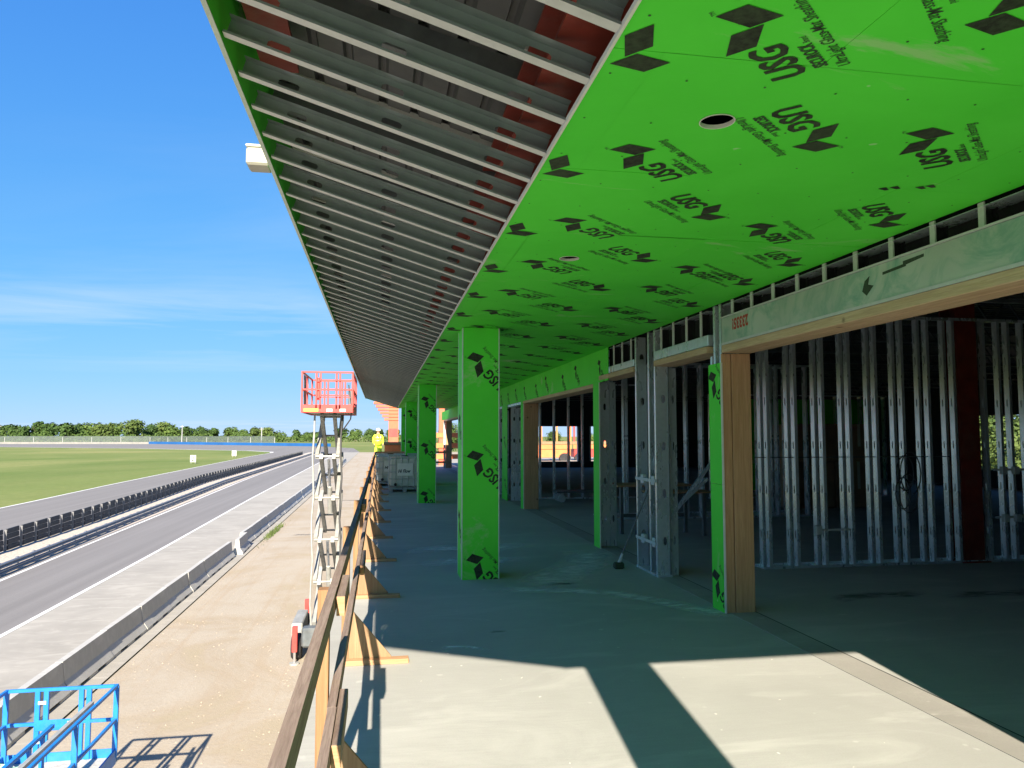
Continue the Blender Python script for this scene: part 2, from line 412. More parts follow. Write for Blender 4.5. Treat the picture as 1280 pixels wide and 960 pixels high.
# ------------------------------------------------------------------ mesh helpers
class MB:
    def __init__(s): s.v, s.f, s.mi, s.cur = [], [], [], 0
    def mat(s, i): s.cur = i; return s
    def add(s, vs, fs):
        k = len(s.v); s.v += [tuple(p) for p in vs]
        s.f += [tuple(k + i for i in f) for f in fs]; s.mi += [s.cur] * len(fs)
        return s
    def box(s, x0, x1, y0, y1, z0, z1):
        vs = [(x, y, z) for z in (z0, z1) for y in (y0, y1) for x in (x0, x1)]
        return s.add(vs, [(0, 2, 3, 1), (4, 5, 7, 6), (0, 1, 5, 4), (2, 6, 7, 3), (0, 4, 6, 2), (1, 3, 7, 5)])
    def bbox(s, x0, x1, y0, y1, z0, z1, b=0.005):
        """box with chamfered edges"""
        xs, ys, zs = (x0, x1), (y0, y1), (z0, z1)
        vs, idx = [], {}
        for i in (0, 1):
            for j in (0, 1):
                for k in (0, 1):
                    sx, sy, sz = (b, -b)[i], (b, -b)[j], (b, -b)[k]
                    for a in range(3):
                        p = [xs[i] + sx, ys[j] + sy, zs[k] + sz]
                        p[a] = (xs[i], ys[j], zs[k])[a]
                        idx[(i, j, k, a)] = len(vs); vs.append(tuple(p))
        fs = []
        for a in range(3):
            o = [t for t in range(3) if t != a]
            for e in (0, 1):
                q = []
                for (m, n) in ((0, 0), (1, 0), (1, 1), (0, 1)):
                    c = [0, 0, 0]; c[a] = e; c[o[0]] = m; c[o[1]] = n
                    q.append(idx[(*c, a)])
                fs.append(tuple(q))
        for a in range(3):
            o = [t for t in range(3) if t != a]
            for m in (0, 1):
                for n in (0, 1):
                    c0 = [0, 0, 0]; c0[o[0]] = m; c0[o[1]] = n
                    c1 = list(c0); c1[a] = 1
                    fs.append((idx[(*c0, o[0])], idx[(*c0, o[1])], idx[(*c1, o[1])], idx[(*c1, o[0])]))
        for i in (0, 1):
            for j in (0, 1):
                for k in (0, 1):
                    fs.append(tuple(idx[(i, j, k, a)] for a in range(3)))
        return s.add(vs, fs)
    def beam(s, p, q, w, h, up=(0, 0, 1)):
        p, q = Vector(p), Vector(q); d = (q - p).normalized(); up = Vector(up)
        sd = d.cross(up)
        if sd.length < 1e-4: sd = d.cross(Vector((0, 1, 0)))
        sd.normalize(); u = sd.cross(d).normalized()
        vs = []
        for e in (p, q):
            for a, b in ((-1, -1), (1, -1), (1, 1), (-1, 1)):
                vs.append(e + sd * (a * w / 2) + u * (b * h / 2))
        return s.add(vs, [(0, 3, 2, 1), (4, 5, 6, 7), (0, 1, 5, 4), (1, 2, 6, 5), (2, 3, 7, 6), (3, 0, 4, 7)])
    def tube(s, pts, r, n=8, caps=True):
        pts = [Vector(p) for p in pts]; rings = []
        rr = r if isinstance(r, (list, tuple)) else [r] * len(pts)
        ref = Vector((0, 0, 1)); vs = []
        for i, p in enumerate(pts):
            d = (pts[min(i + 1, len(pts) - 1)] - pts[max(i - 1, 0)]).normalized()
            a = d.cross(ref)
            if a.length < 0.05: a = d.cross(Vector((0, 1, 0)))
            a.normalize(); b = d.cross(a)
            for k in range(n):
                t = 2 * math.pi * k / n
                vs.append(p + (a * math.cos(t) + b * math.sin(t)) * rr[i])
        fs = []
        for i in range(len(pts) - 1):
            for k in range(n):
                fs.append((i * n + k, i * n + (k + 1) % n, (i + 1) * n + (k + 1) % n, (i + 1) * n + k))
        if caps:
            fs.append(tuple(range(n - 1, -1, -1))); m = (len(pts) - 1) * n
            fs.append(tuple(m + k for k in range(n)))
        return s.add(vs, fs)
    def prism(s, poly, axis, a, b):
        """polygon in the plane across `axis`, drawn out from a to b"""
        def P(u, v, t):
            return {0: (t, u, v), 1: (u, t, v), 2: (u, v, t)}[axis]
        n = len(poly)
        vs = [P(u, v, a) for u, v in poly] + [P(u, v, b) for u, v in poly]
        fs = [tuple(range(n)), tuple(range(2 * n - 1, n - 1, -1))]
        fs += [(i, (i + 1) % n, n + (i + 1) % n, n + i) for i in range(n)]
        return s.add(vs, fs)
    def mesh(s, name, mats, smooth=False):
        me = bpy.data.meshes.new(name)
        me.from_pydata(s.v, [], s.f)
        for m in (mats if isinstance(mats, (list, tuple)) else [mats]): me.materials.append(m)
        if any(s.mi): me.polygons.foreach_set('material_index', s.mi)
        if smooth: me.polygons.foreach_set('use_smooth', [True] * len(me.polygons))
        me.update()
        return me
    def build(s, name, mats, parent=None, world=False, smooth=False, loc=None):
        o = link(name, s.mesh(name, mats, smooth), parent)
        if loc: o.location = loc
        if world and parent is not None: o.location = -parent.location
        return o

def link(name, data, parent=None, loc=None):
    o = bpy.data.objects.new(name, data); COL.objects.link(o)
    if parent is not None: o.parent = parent
    if loc is not None: o.location = loc
    return o
def tag(o, label, cat, group=None, kind=None):
    o['label'] = label; o['category'] = cat
    if group: o['group'] = group
    if kind: o['kind'] = kind
    return o
def thing(name, label, cat, loc=(0, 0, 0), rz=0, group=None):
    o = bpy.data.objects.new(name, None); COL.objects.link(o)
    o.empty_display_size = 0.2
    o.location = loc; o.rotation_euler = (0, 0, rz)
    return tag(o, label, cat, group)
def struct(o): o['kind'] = 'structure'; return o
def dup(root, loc, rz=None, label=None, group=None, scale=None):
    r = root.copy(); COL.objects.link(r); r.location = loc
    if rz is not None: r.rotation_euler = (0, 0, rz)
    if scale is not None: r.scale = scale
    if label: r['label'] = label
    if group: r['group'] = group
    for ch in root.children:
        c = ch.copy(); COL.objects.link(c); c.parent = r
        for g in ch.children:
            d = g.copy(); COL.objects.link(d); d.parent = c
    return r
def text_polys(body, size, bold=0.0, shear=0.0, spacing=1.0):
    cu = bpy.data.curves.new("lettering", 'FONT')
    cu.body = body; cu.size = size; cu.offset = bold; cu.shear = shear
    cu.space_character = spacing; cu.resolution_u = 2
    ob = bpy.data.objects.new("lettering", cu); COL.objects.link(ob)
    bpy.context.view_layer.update()
    me = bpy.data.meshes.new_from_object(ob.evaluated_get(bpy.context.evaluated_depsgraph_get()))
    vs = [tuple(v.co) for v in me.vertices]; fs = [tuple(p.vertices) for p in me.polygons]
    bpy.data.objects.remove(ob); bpy.data.meshes.remove(me); bpy.data.curves.remove(cu)
    return vs, fs
def put_text(mb, tp, at, k=1.0, kx=None):
    kx = kx or k
    mb.add([(x * kx + at[0], y * k + at[1], 0) for x, y, z in tp[0]], tp[1]); return mb

# view helper used only to lay out far scenery from bearings
CAM_M = cam_ob.rotation_euler.to_matrix()
def bearing(px, dist):
    d = CAM_M @ Vector(((px - 640) / 930, 0.07, -1))
    d.z = 0; d.normalize()
    return d * dist

# ------------------------------------------------------------------ ground and circuit
def sheet(name, left, right, z, mat, thick=None):
    """strip between two polylines of (x, y)"""
    mb = MB(); n = len(left)
    vs = [(x, y, z) for x, y in left] + [(x, y, z) for x, y in right]
    mb.add(vs, [(i, n + i, n + i + 1, i + 1) for i in range(n - 1)])
    return struct(mb.build(name, mat))
def line(pts, ys):
    out = []
    for y in ys:
        for (y0, x0), (y1, x1) in zip(pts, pts[1:]):
            if y <= y1 or (y1, x1) == pts[-1]:
                out.append((x0 + (x1 - x0) * (y - y0) / (y1 - y0), y)); break
    return out
YS = [-60, -20, 0, 15, 28, 37, 45, 60, 80, 105, 130, 162, 200, 245, 300]
BAR = [(-60, -7.45), (28, -7.72), (103, -8.1), (300, -9.2)]
STRIP = [(-60, -6.9), (28, -7.0), (103, -7.3), (300, -8.4)]
WR = [(-60, -11.2), (0, -11.6), (28, -11.9), (43, -12.1), (80, -13.0), (162, -14.2), (300, -16)]
WL = [(-60, -14.0), (0, -15.6), (37, -16.5), (50, -17.05), (76, -18.0), (120, -19.7), (300, -23)]
GR = [(-60, -14.5), (0, -16.1), (37.7, -17.0), (58.9, -18.15), (105, -20.4), (300, -23.8)]
TY = [(-60, -18.6), (0, -19.6), (45, -20.4), (61, -20.9), (106, -23.5), (300, -27.2)]
TF = [(-60, -28), (0, -30.5), (73, -33.1), (113, -35.4), (244, -40.2), (311, -41)]

mb = MB(); S = 7000
mb.add([(-S, -S, G), (S, -S, G), (S, S, G), (-S, S, G)], [(0, 1, 2, 3)])
struct(mb.build('ground', M['grass']))
DIRT_R = [(40, y) for y in YS]
sheet('dirt_yard', line(STRIP, YS), DIRT_R, G + 0.004, M['dirt'])
sheet('footing_strip', line([(y, x - 1.0) for y, x in BAR], YS), line(STRIP, YS), G + 0.05, M['apron'])
sheet('pit_apron', line([(y, x + 0.06) for y, x in WR], YS), line([(y, x - 1.0) for y, x in BAR], YS), G + 0.012, M['apron'])
sheet('pit_lane', line([(y, x - 0.35) for y, x in WL], YS), line([(y, x + 0.06) for y, x in WR], YS), G + 0.016, M['asphalt'])
sheet('lane_line', line([(y, x - 0.09) for y, x in WR], YS), line([(y, x + 0.09) for y, x in WR], YS), G + 0.022, M['white_paint'])
sheet('lane_line', line([(y, x - 0.09) for y, x in WL], YS), line([(y, x + 0.09) for y, x in WL], YS), G + 0.022, M['white_paint'])
sheet('gravel_strip', line([(y, x - 0.4) for y, x in TY], YS), line([(y, x - 0.35) for y, x in WL], YS), G + 0.012, M['gravel'])
sheet('race_track', line(TF, YS), line([(y, x - 0.4) for y, x in TY], YS), G + 0.008, M['track'])
sheet('track_edge_line', line([(y, x - 0.12) for y, x in TF], YS), line([(y, x + 0.12) for y, x in TF], YS), G + 0.014, M['white_paint'])
# far corner of the circuit
inner = [(-41, 300), (-42, 311), (-56, 340), (-122, 412), (-219, 482), (-420, 600), (-900, 840)]
outer = [(-8, 300), (-14, 400), (-36, 468), (-182, 640), (-300, 664), (-560, 790), (-1100, 1090)]
sheet('race_track', inner, outer, G + 0.008, M['track'])
sheet('track_edge_line', [(x - 1.2, y - 1) for x, y in inner], inner, G + 0.014, M['white_paint'])

# concrete road barriers
def barrier_mesh(L, var=0):
    prof = [(-0.30, 0), (0.30, 0), (0.30, 0.085), (0.14, 0.33), (0.085, 0.81), (-0.085, 0.81), (-0.14, 0.33), (-0.30, 0.09)]
    mb = MB(); a = L / 2
    # scupper notches under the foot: three feet and a raised middle
    mb.prism(prof[2:7] + [prof[7]], 1, -a, a)
    n = 5; seg = L / n
    for k in range(n):
        if k % 2 == 0:
            y0 = -a + k * seg + (0.0 if k else 0.0); y1 = y0 + seg
            mb.box(-0.298, 0.298, y0 + 0.004, y1 - 0.004, 0, 0.09)
    return mb
b_me = barrier_mesh(3.0).mesh('road_barrier', M['precast'])
BGROUP = 'concrete barriers along the pit wall'
y = 8.2; bars = []
def bx(y): return line(BAR, [y])[0][0]
while y < 190:
    o = link('road_barrier', b_me)
    jit = rng.uniform(-0.02, 0.02)
    x = bx(y + 1.5) + jit 
    ang = math.atan2(bx(y) - bx(y + 3), 3) + rng.uniform(-0.012, 0.012)
    o.location = (x, y + 1.5, G + 0.05); o.rotation_euler = (0, 0, ang)
    bars.append((y, o)); o['group'] = BGROUP; o['category'] = 'barrier'
    y += 3.04 + (0.8 if 38.0 < y < 39.5 else 0.0)

near_b = [o for y_, o in bars if y_ < 39.0][::-1]; far_b = [o for y_, o in bars if y_ >= 39.0]
BORD = ['first', 'second', 'third', 'fourth', 'fifth', 'sixth', 'seventh', 'eighth', 'ninth', 'tenth', 'eleventh', 'twelfth', 'thirteenth', 'fourteenth', 'fifteenth']
for i, o in enumerate(near_b): o['label'] = 'low grey concrete barrier, ' + BORD[i] + ' on the near side of the gap in the row'
for i, o in enumerate(far_b):
    if i == 0: o['label'] = 'grey concrete barrier with a pale sunlit end, just past the gap in the row'; o.location.x += .22; o.rotation_euler[2] += .03
    elif i < 15: o['label'] = 'low grey concrete barrier, ' + BORD[i] + ' beyond the gap in the row'
    else: o['label'] = 'low grey concrete barrier in the distant part of the row beside the pit lane'

# steel guard rail
gr = thing('guard_rail', 'long steel double guard rail between pit lane and gravel strip', 'guard rail', (-16.1, 0, G))
prof = [(0, 0.0), (0.07, 0.05), (0.07, 0.10), (0.015, 0.155), (0.07, 0.21), (0.07, 0.26), (0, 0.31), (-0.02, 0.31), (-0.02, 0)]
gy = [-10, 4, 12, 20, 28.5, 37.7, 48, 58.9, 74, 90, 105, 135, 170, 210, 255, 300]
gl = line(GR, gy)
for z0 in (0.0, 0.29):
    for (xa, ya), (xb, yb) in zip(gl, gl[1:]):
        mb = MB()
        vs = [(xa + u, ya, G + z0 + 0.04 + v * .82) for u, v in prof] + [(xb + u, yb, G + z0 + 0.04 + v * .82) for u, v in prof]
        n = len(prof)
        mb.add(vs, [(k, (k + 1) % n, n + (k + 1) % n, n + k) for k in range(n)])
        mb.build('rail_beam', M['galv_far'], gr, world=True)
pm = MB().box(-0.06, 0.06, -0.08, 0.08, 0, 0.60).mesh('post', M['galv_far'])
y = 8.0
while y < 260:
    x = line(GR, [y])[0][0]
    link('post', pm, gr, Vector((x - 0.10, y, G)) - gr.location); y += 2.0 if y < 120 else 4.0

# black rubber barrier of slatted panels
rb = thing('rubber_barrier', 'long black slatted rubber barrier with grey posts along the race track', 'barrier', (-20, 0, G))
def panel_mesh():
    mb = MB()
    for k in range(4):
        z0 = 0.06 + k * 0.30
        mb.bbox(-0.05 + 0.02 * (k % 2), 0.05 + 0.02 * (k % 2), -0.86, 0.86, z0, z0 + 0.275, 0.02)
    return mb.mesh('fence_panel', M['belt'])
p_me = panel_mesh()
post_me = MB().bbox(-0.07, 0.06, -0.03, 0.03, 0, 1.2, 0.01).mesh('post', M['barrier_post'])
y = 14.0
while y < 268:
    (x0, _), (x1, _) = line(TY, [y, y + 2.0])
    a = math.atan2(-(x1 - x0), 2.0)
    o = link('fence_panel', p_me, rb, Vector(((x0 + x1) / 2, y + 1.0, G)) - rb.location); o.rotation_euler = (0, R(-4), a + 0.05 + rng.uniform(-0.02, 0.02))
    o = link('post', post_me, rb, Vector((x0, y, G)) - rb.location); o.rotation_euler = (0, 0, a)
    y += 2.0

# marker boards on the grass
def marker(digit, x, y, s, label):
    t = thing('marker_board', label, 'sign', (x, y, G), R(-8), 'white distance boards on the grass')
    MB().bbox(-0.62 * s, 0.62 * s, 0.0, 0.08, 0.35, 0.35 + 1.5 * s, 0.015).build('board', M['white'], t)
    for sx in (-0.45, 0.45): MB().box(sx * s - 0.04, sx * s + 0.04, 0.085, 0.16, 0, 0.4 + 1.2 * s).build('leg', M['post_grey'], t)
    mb = MB(); tp = text_polys(digit, 1.5 * s, 0.03)
    xs = [p[0] for p in tp[0]]; put_text(mb, tp, (-(min(xs) + max(xs)) / 2, 0))
    o = mb.build('digit', M['ink'], t); o.rotation_euler = (R(90), 0, 0); o.location = (0, -0.004, 0.35 + 0.22 * s)
marker('2', -43.1, 184.7, 1.05, 'white board marked 2 standing on the grass, the nearer and larger of two')
marker('1', -44.1, 239.6, 1.05, 'white board marked 1 standing on the grass, the farther of two')

# far walls, fence and poles
def wall_run(name, label, cat, pts, h, t, mat, piece='wall_section'):
    r = thing(name, label, cat, (pts[0][0], pts[0][1], G))
    for (xa, ya), (xb, yb) in zip(pts, pts[1:]):
        MB().beam((xa, ya, G + h / 2), (xb, yb, G + h / 2), t, h).build(piece, mat, r, world=True)
    return r
def lerp_pts(a, b, n): return [(a[0] + (b[0] - a[0]) * k / n, a[1] + (b[1] - a[1]) * k / n) for k in range(n + 1)]
wall_run('track_wall', 'pale concrete wall round the far corner of the circuit', 'wall', lerp_pts((-184, 644), (-302, 668), 4) + lerp_pts((-302, 668), (-560, 796), 6)[1:], 1.5, 0.5, M['old_concrete'])
wall_run('barrier_cover', 'bright blue covered barrier at the far end of the track, left of the red lift', 'barrier', lerp_pts((-30, 462), (-183.5, 642), 7), 1.9, 0.9, M['blue_wall'], 'cover_section')
fz = thing('chain_link_fence', 'tall grey chain link fence behind the far track wall', 'fence', (-60, 560, G))
fpts = lerp_pts((-72, 535), (-188, 660), 6) + lerp_pts((-188, 660), (-308, 684), 5)[1:] + lerp_pts((-308, 684), (-580, 815), 10)[1:]
for (xa, ya), (xb, yb) in zip(fpts, fpts[1:]):
    MB().beam((xa, ya, G + 3.2), (xb, yb, G + 3.2), 0.08, 6.2).build('mesh_panel', M['chain_link'], fz, world=True)
    MB().beam((xa, ya, G), (xa, ya, G + 5.4), 0.28, 0.28).build('post', M['post_grey'], fz, world=True)
def pole(px, dist, h, label):
    p = bearing(px, dist)
    t = thing('utility_pole', label, 'pole', (p.x, p.y, G), 0, 'utility poles by the tree line')
    MB().tube([(0, 0, 0), (0, 0, h)], [0.45, 0.3], 7).build('shaft', M['post_grey'], t)
    MB().box(-1.4, 1.4, -0.15, 0.15, h - 1.3, h - 1.0).build('crossarm', M['post_grey'], t)
pole(5, 690, 15, 'thin utility pole before the tree line, leftmost of three')
pole(231.5, 640, 15.0, 'thin utility pole before the tree line, in the gap left of the rounded oaks')
pole(330, 560, 12.5, 'thin utility pole before the low trees nearest the red lift')

# ------------------------------------------------------------------ trees
def crown_mesh(seed, mat, h, w, n=420, low=0.08, fine=1.0):
    r = random.Random(seed); mb = MB()
    lobes = []
    for _ in range(r.randint(9, 12)):
        a = r.uniform(0, 6.283); rad = r.uniform(0.05, 0.34) * w
        lobes.append((math.cos(a) * rad, math.sin(a) * rad, h * r.uniform(low + 0.18, 0.78), r.uniform(0.16, 0.28) * w))
    lobes.append((0, 0, h * 0.62, 0.3 * w))
    for _ in range(n):
        lx, ly, lz, lr = r.choice(lobes)
        d = Vector((r.gauss(0, 1), r.gauss(0, 1), r.gauss(0, 1))).normalized() * lr * r.uniform(0.55, 1.08)
        c = Vector((lx + d.x, ly + d.y, lz + d.z * 0.85))
        if c.z < h * low: c.z = h * low + r.uniform(0, 0.06) * h
        s = w * r.uniform(0.03, 0.075) * fine
        nrm = (d.normalized() + Vector((r.uniform(-.7, .7), r.uniform(-.7, .7), r.uniform(-.3, .9)))).normalized()
        a = nrm.orthogonal().normalized(); b = nrm.cross(a)
        q = [c + a * s * r.uniform(.7, 1.2) + b * s * 0.2, c + b * s * r.uniform(.6, 1.1), c - a * s * r.uniform(.7, 1.2), c - b * s * r.uniform(.6, 1.1)]
        mb.add(q, [(0, 1, 2, 3)])
    return mb.mesh('crown', mat)
def trunk_mesh(seed, h, w):
    r = random.Random(seed); mb = MB()
    mb.tube([(0, 0, 0), (0.02 * w, 0, h * 0.25), (0, 0.02 * w, h * 0.6)], [w * 0.04, w * 0.03, w * 0.012], 7)
    for k in range(4):
        a = r.uniform(0, 6.283); e = (math.cos(a) * w * 0.27, math.sin(a) * w * 0.27, h * r.uniform(.5, .7))
        mb.tube([(0, 0, h * r.uniform(.2, .34)), e], [w * 0.02, w * 0.007], 5)
    return mb.mesh('trunk', M['trunk'])
KINDS = []
for k, (mt, h, w, lab) in enumerate([
        ('leaf_a', 18, 20, 'dark green rounded oak'), ('leaf_b', 20, 19, 'tall mid green oak'), ('leaf_c', 18, 18, 'pale green domed tree'),
        ('leaf_b', 14, 18, 'low spreading green tree'), ('leaf_a', 15, 15, 'dark compact tree'), ('leaf_c', 9, 16, 'low pale scrub bush')]):
    KINDS.append((crown_mesh(11 + k, M[mt], h, w, 1500 if k < 5 else 700, 0.07 if k < 5 else 0.02), trunk_mesh(31 + k, h, w), h, w, lab))
TREE_SEEN = {}
def tree(kind, p, height, rz, where, wide=1.0, name='broadleaf_tree'):
    cr, tk, h, w, lab = KINDS[kind]
    t = thing(name, lab + ' ' + where, 'tree', (p.x, p.y, G), rz, 'trees along the horizon')
    s = height / h; t.scale = (s * wide, s * wide, s)
    link('crown', cr, t); link('trunk', tk, t)
    return t
profile = [(-14, 531, 0), (4, 532, 3), (22, 529, 0), (38, 532, 4), (54, 525, 0), (70, 528, 4), (88, 527, 0), (104, 529, 4), (120, 530, 3), (133, 529, 2), (147, 524, 1),
           (170, 524, 2), (190, 530, 4), (206, 527, 2), (219, 528, 1), (236, 532, 0), (252, 533, 4), (271, 534, 0), (290, 535, 3), (305, 538, 3),
           (322, 534, 2), (336, 534, 2), (350, 540, 5), (373, 537, 4), (386, 541, 3), (398, 541, 3), (430, 534, 0), (446, 534, 1), (462, 536, 4), (476, 535, 0), (494, 533, 1)]
TL = []
for px, top, k in profile:
    D = rng.uniform(860, 960)
    p = bearing(px, D)
    dep = D * math.cos(math.atan((px - 640) / 930))
    TL.append((k, p, (545 - top) / 930 * dep + 6.4 + 1.0, px))
ORD = ['first', 'second', 'third', 'fourth', 'fifth', 'sixth', 'seventh', 'eighth', 'ninth', 'tenth']
for k in range(6):
    for i, (k_, p, h, px) in enumerate([q for q in TL if q[0] == k]):
        tree(k, p, h, rng.uniform(0, 6.28), 'in the far tree line, ' + ORD[i] + ' such from the left', 1.05)
mb = MB(); r = random.Random(77)          # the hedge of scrub that closes the foot of the tree line
for _ in range(5200):
    px = r.uniform(-60, 520); p = bearing(px, r.uniform(820, 860)); hh = 7.5 + 2.5 * math.sin(px * .13) + 1.5 * math.sin(px * .41)
    c = Vector((p.x, p.y, G + r.uniform(0, 1) ** .8 * hh)); q = r.uniform(.5, 1.3)
    a = Vector((r.gauss(0, 1), r.gauss(0, 1), r.gauss(0, 1))).normalized(); b = a.orthogonal().normalized()
    mb.add([c + a * q, c + b * q, c - a * q, c - b * q], [(0, 1, 2, 3)])
tag(mb.build('undergrowth', M['leaf_b']), 'band of low scrub at the foot of the far tree line', 'scrub', kind='stuff')
NEAR = [(crown_mesh(51 + k, M[m_], 10, 9, 5000, .06, .4), trunk_mesh(61 + k, 10, 9), 10, 9, l_) for k, (m_, l_) in enumerate((('leaf_b', 'leafy green tree'), ('leaf_c', 'pale leafy tree')))]
KINDS += NEAR
for px, D, h, k in ((1215, 75, 9, 1), (1236, 90, 11, 2), (1262, 70, 8, 1), (1285, 85, 10, 2)):
    tree(6 + k % 2, bearing(px, D), h, rng.uniform(0, 6), 'seen through the far right windows, ' + {1215: 'leftmost', 1236: 'left middle', 1262: 'right middle', 1285: 'rightmost'}[px] + ' of four')
for px, D, h, k in ((560, 240, 12, 0), (610, 230, 11, 1), (690, 220, 9, 2), (735, 240, 9, 1)):
    tree(6 + k % 2, bearing(px, D), h, rng.uniform(0, 6), 'beyond the far end of the building, ' + ('left' if px < 600 or px == 610 else 'right') + ' one of its pair')

# weeds by the barrier
mb = MB(); r = random.Random(3)
for _ in range(500):
    yy = r.gauss(52.0, 2.2); xx = -7.05 + r.uniform(-.1, .35); hh = r.uniform(.05, .28); a = r.uniform(0, 6.28)
    c, s_ = math.cos(a) * .02, math.sin(a) * .02
    mb.add([(xx - c, yy - s_, G), (xx + c, yy + s_, G), (xx + r.uniform(-.1, .1), yy + r.uniform(-.1, .1), G + hh)], [(0, 1, 2)])
tag(mb.build('weeds', M['leaf_c']), 'small green weeds growing along the concrete strip by the barriers', 'weeds', kind='stuff')

# ------------------------------------------------------------------ upper deck and building shell
DK_END = 44.0
struct(MB().box(-0.50, 24, -9, DK_END, -0.30, 0).build('upper_deck', M['deck']))
struct(MB().box(3.52, 3.80, -9, DK_END, 0.001, 0.004).build('door_threshold', M['threshold']))
struct(MB().box(3.801, 3.816, -8.7, DK_END - .6, 0.0005, 0.0025).build('floor_joint', M['joint_shade_black']))
def make_dust(name, tint):
    t = NT(name)
    at = t.n.new('ShaderNodeAttribute'); at.attribute_name = 'cover'
    n = t.noise(t.coord('World', (1.5, 5, 1)), 2.2, 7, 0.7, 0.8)
    k = t.math('MULTIPLY', at.outputs['Fac'], t.ramp(n, [(0.36, 0.0), (0.58, 0.85)]))
    tr = t.n.new('ShaderNodeBsdfTransparent'); mx = t.n.new('ShaderNodeMixShader')
    t.color(tint); t.rough(0.95)
    t.l.new(k, mx.inputs[0]); t.l.new(tr.outputs[0], mx.inputs[1]); t.l.new(t.b.outputs[0], mx.inputs[2])
    t.l.new(mx.outputs[0], t.n['Material Output'].inputs['Surface'])
    return t.m
M['dust'] = make_dust('swept_gypsum_dust', (0.74, 0.75, 0.72)); M['stain'] = make_dust('dark_floor_stain', (0.17, 0.165, 0.15))
def dust(paths, name, mat, label, cat, z=0.0011):
    mb = MB(); cov = []
    for pts, w in paths:
        k0 = len(mb.v); n = len(pts); vs = []
        for i, p in enumerate(pts):
            p = Vector(p); d = (Vector(pts[min(i + 1, n - 1)]) - Vector(pts[max(i - 1, 0)])).normalized(); nr = Vector((-d.y, d.x))
            for j, c in enumerate((0, .75, 1, .75, 0)):
                q = p + nr * w * (j / 2 - 1); vs.append((q.x, q.y, z)); cov.append(c * (0 if i in (0, n - 1) else 1))
        mb.add(vs, [(i * 5 + j, i * 5 + j + 1, i * 5 + 6 + j, i * 5 + 5 + j) for i in range(n - 1) for j in range(4)])
    o = mb.build(name, M[mat])
    a = o.data.attributes.new('cover', 'FLOAT', 'POINT'); a.data.foreach_set('value', cov)
    return tag(o, label, cat, kind='stuff')
dust([([(1.3, 8.85), (1.7, 8.7), (2.0, 8.62), (2.25, 8.56), (2.6, 8.38), (2.87, 8.08), (3.16, 7.63), (3.38, 7.25), (3.46, 7.05)], .17),
      ([(1.7, 8.9), (2.1, 9.3), (2.5, 9.8), (2.9, 10.4), (3.15, 11.1), (3.2, 11.6)], .42), ([(.5, 10.6), (1.0, 10.9), (1.6, 10.7), (2.2, 10.9)], .3),
      ([(.45, 6.35), (.6, 6.5), (.8, 6.45), (.95, 6.3)], .05), ([(.3, 11.9), (.9, 12.1), (1.8, 12.0), (2.6, 12.4)], .35)], 'dust_drift', 'dust', 'pale swept gypsum dust drifted in arcs across the shaded deck', 'dust')
dust([([(4.9, 7.6), (5.2, 7.7), (5.6, 7.75), (5.9, 7.7), (6.2, 7.8)], .16), ([(6.2, 7.5), (6.7, 7.6), (7.2, 7.55), (7.8, 7.7)], .16), ([(2.0, 8.95), (2.15, 9.0), (2.3, 8.97), (2.45, 9.0)], .07),
      ([(1.0, 6.9), (1.06, 6.93), (1.12, 6.92), (1.18, 6.95)], .04)], 'floor_stain', 'stain', 'dark scuffs and stains on the concrete floor beyond the large opening', 'stain')
dust([([(-5.6, 50.2), (-5.2, 50.6), (-4.6, 50.4), (-4.1, 50.8)], .35), ([(-4.2, 76), (-3.4, 76.6), (-2.6, 76.2), (-1.8, 76.8)], .5)],
     'dirt_stain', 'stain', 'dark oily marks on the dry dirt yard behind the red lift', 'stain', G + .0062)
mb = MB(); r = random.Random(9)
for _ in range(700):
    y_ = r.uniform(13, 75) if r.random() < .6 else r.uniform(12, 28); x_ = r.uniform(-6.9, -.8); q = r.uniform(.008, .028)
    vs = [(x_ + q * r.uniform(.7, 1.4) * math.cos(t * 1.2566), y_ + q * r.uniform(.7, 1.4) * math.sin(t * 1.2566), G + .003) for t in range(5)] + [(x_ + q * .2, y_, G + .004 + q * r.uniform(.6, 1.1))]
    mb.add(vs, [(t, (t + 1) % 5, 5) for t in range(5)])
tag(mb.build('loose_stones', M['dirt_stone']), 'loose pale stones scattered over the dirt yard', 'stones', kind='stuff')
lw = MB()
lw.box(-0.30, 23.8, -8.8, DK_END - 0.2, G + 0.001, -0.301)
tag(lw.build('lower_storey', M['precast']), 'concrete lower storey under the upper deck', 'building')

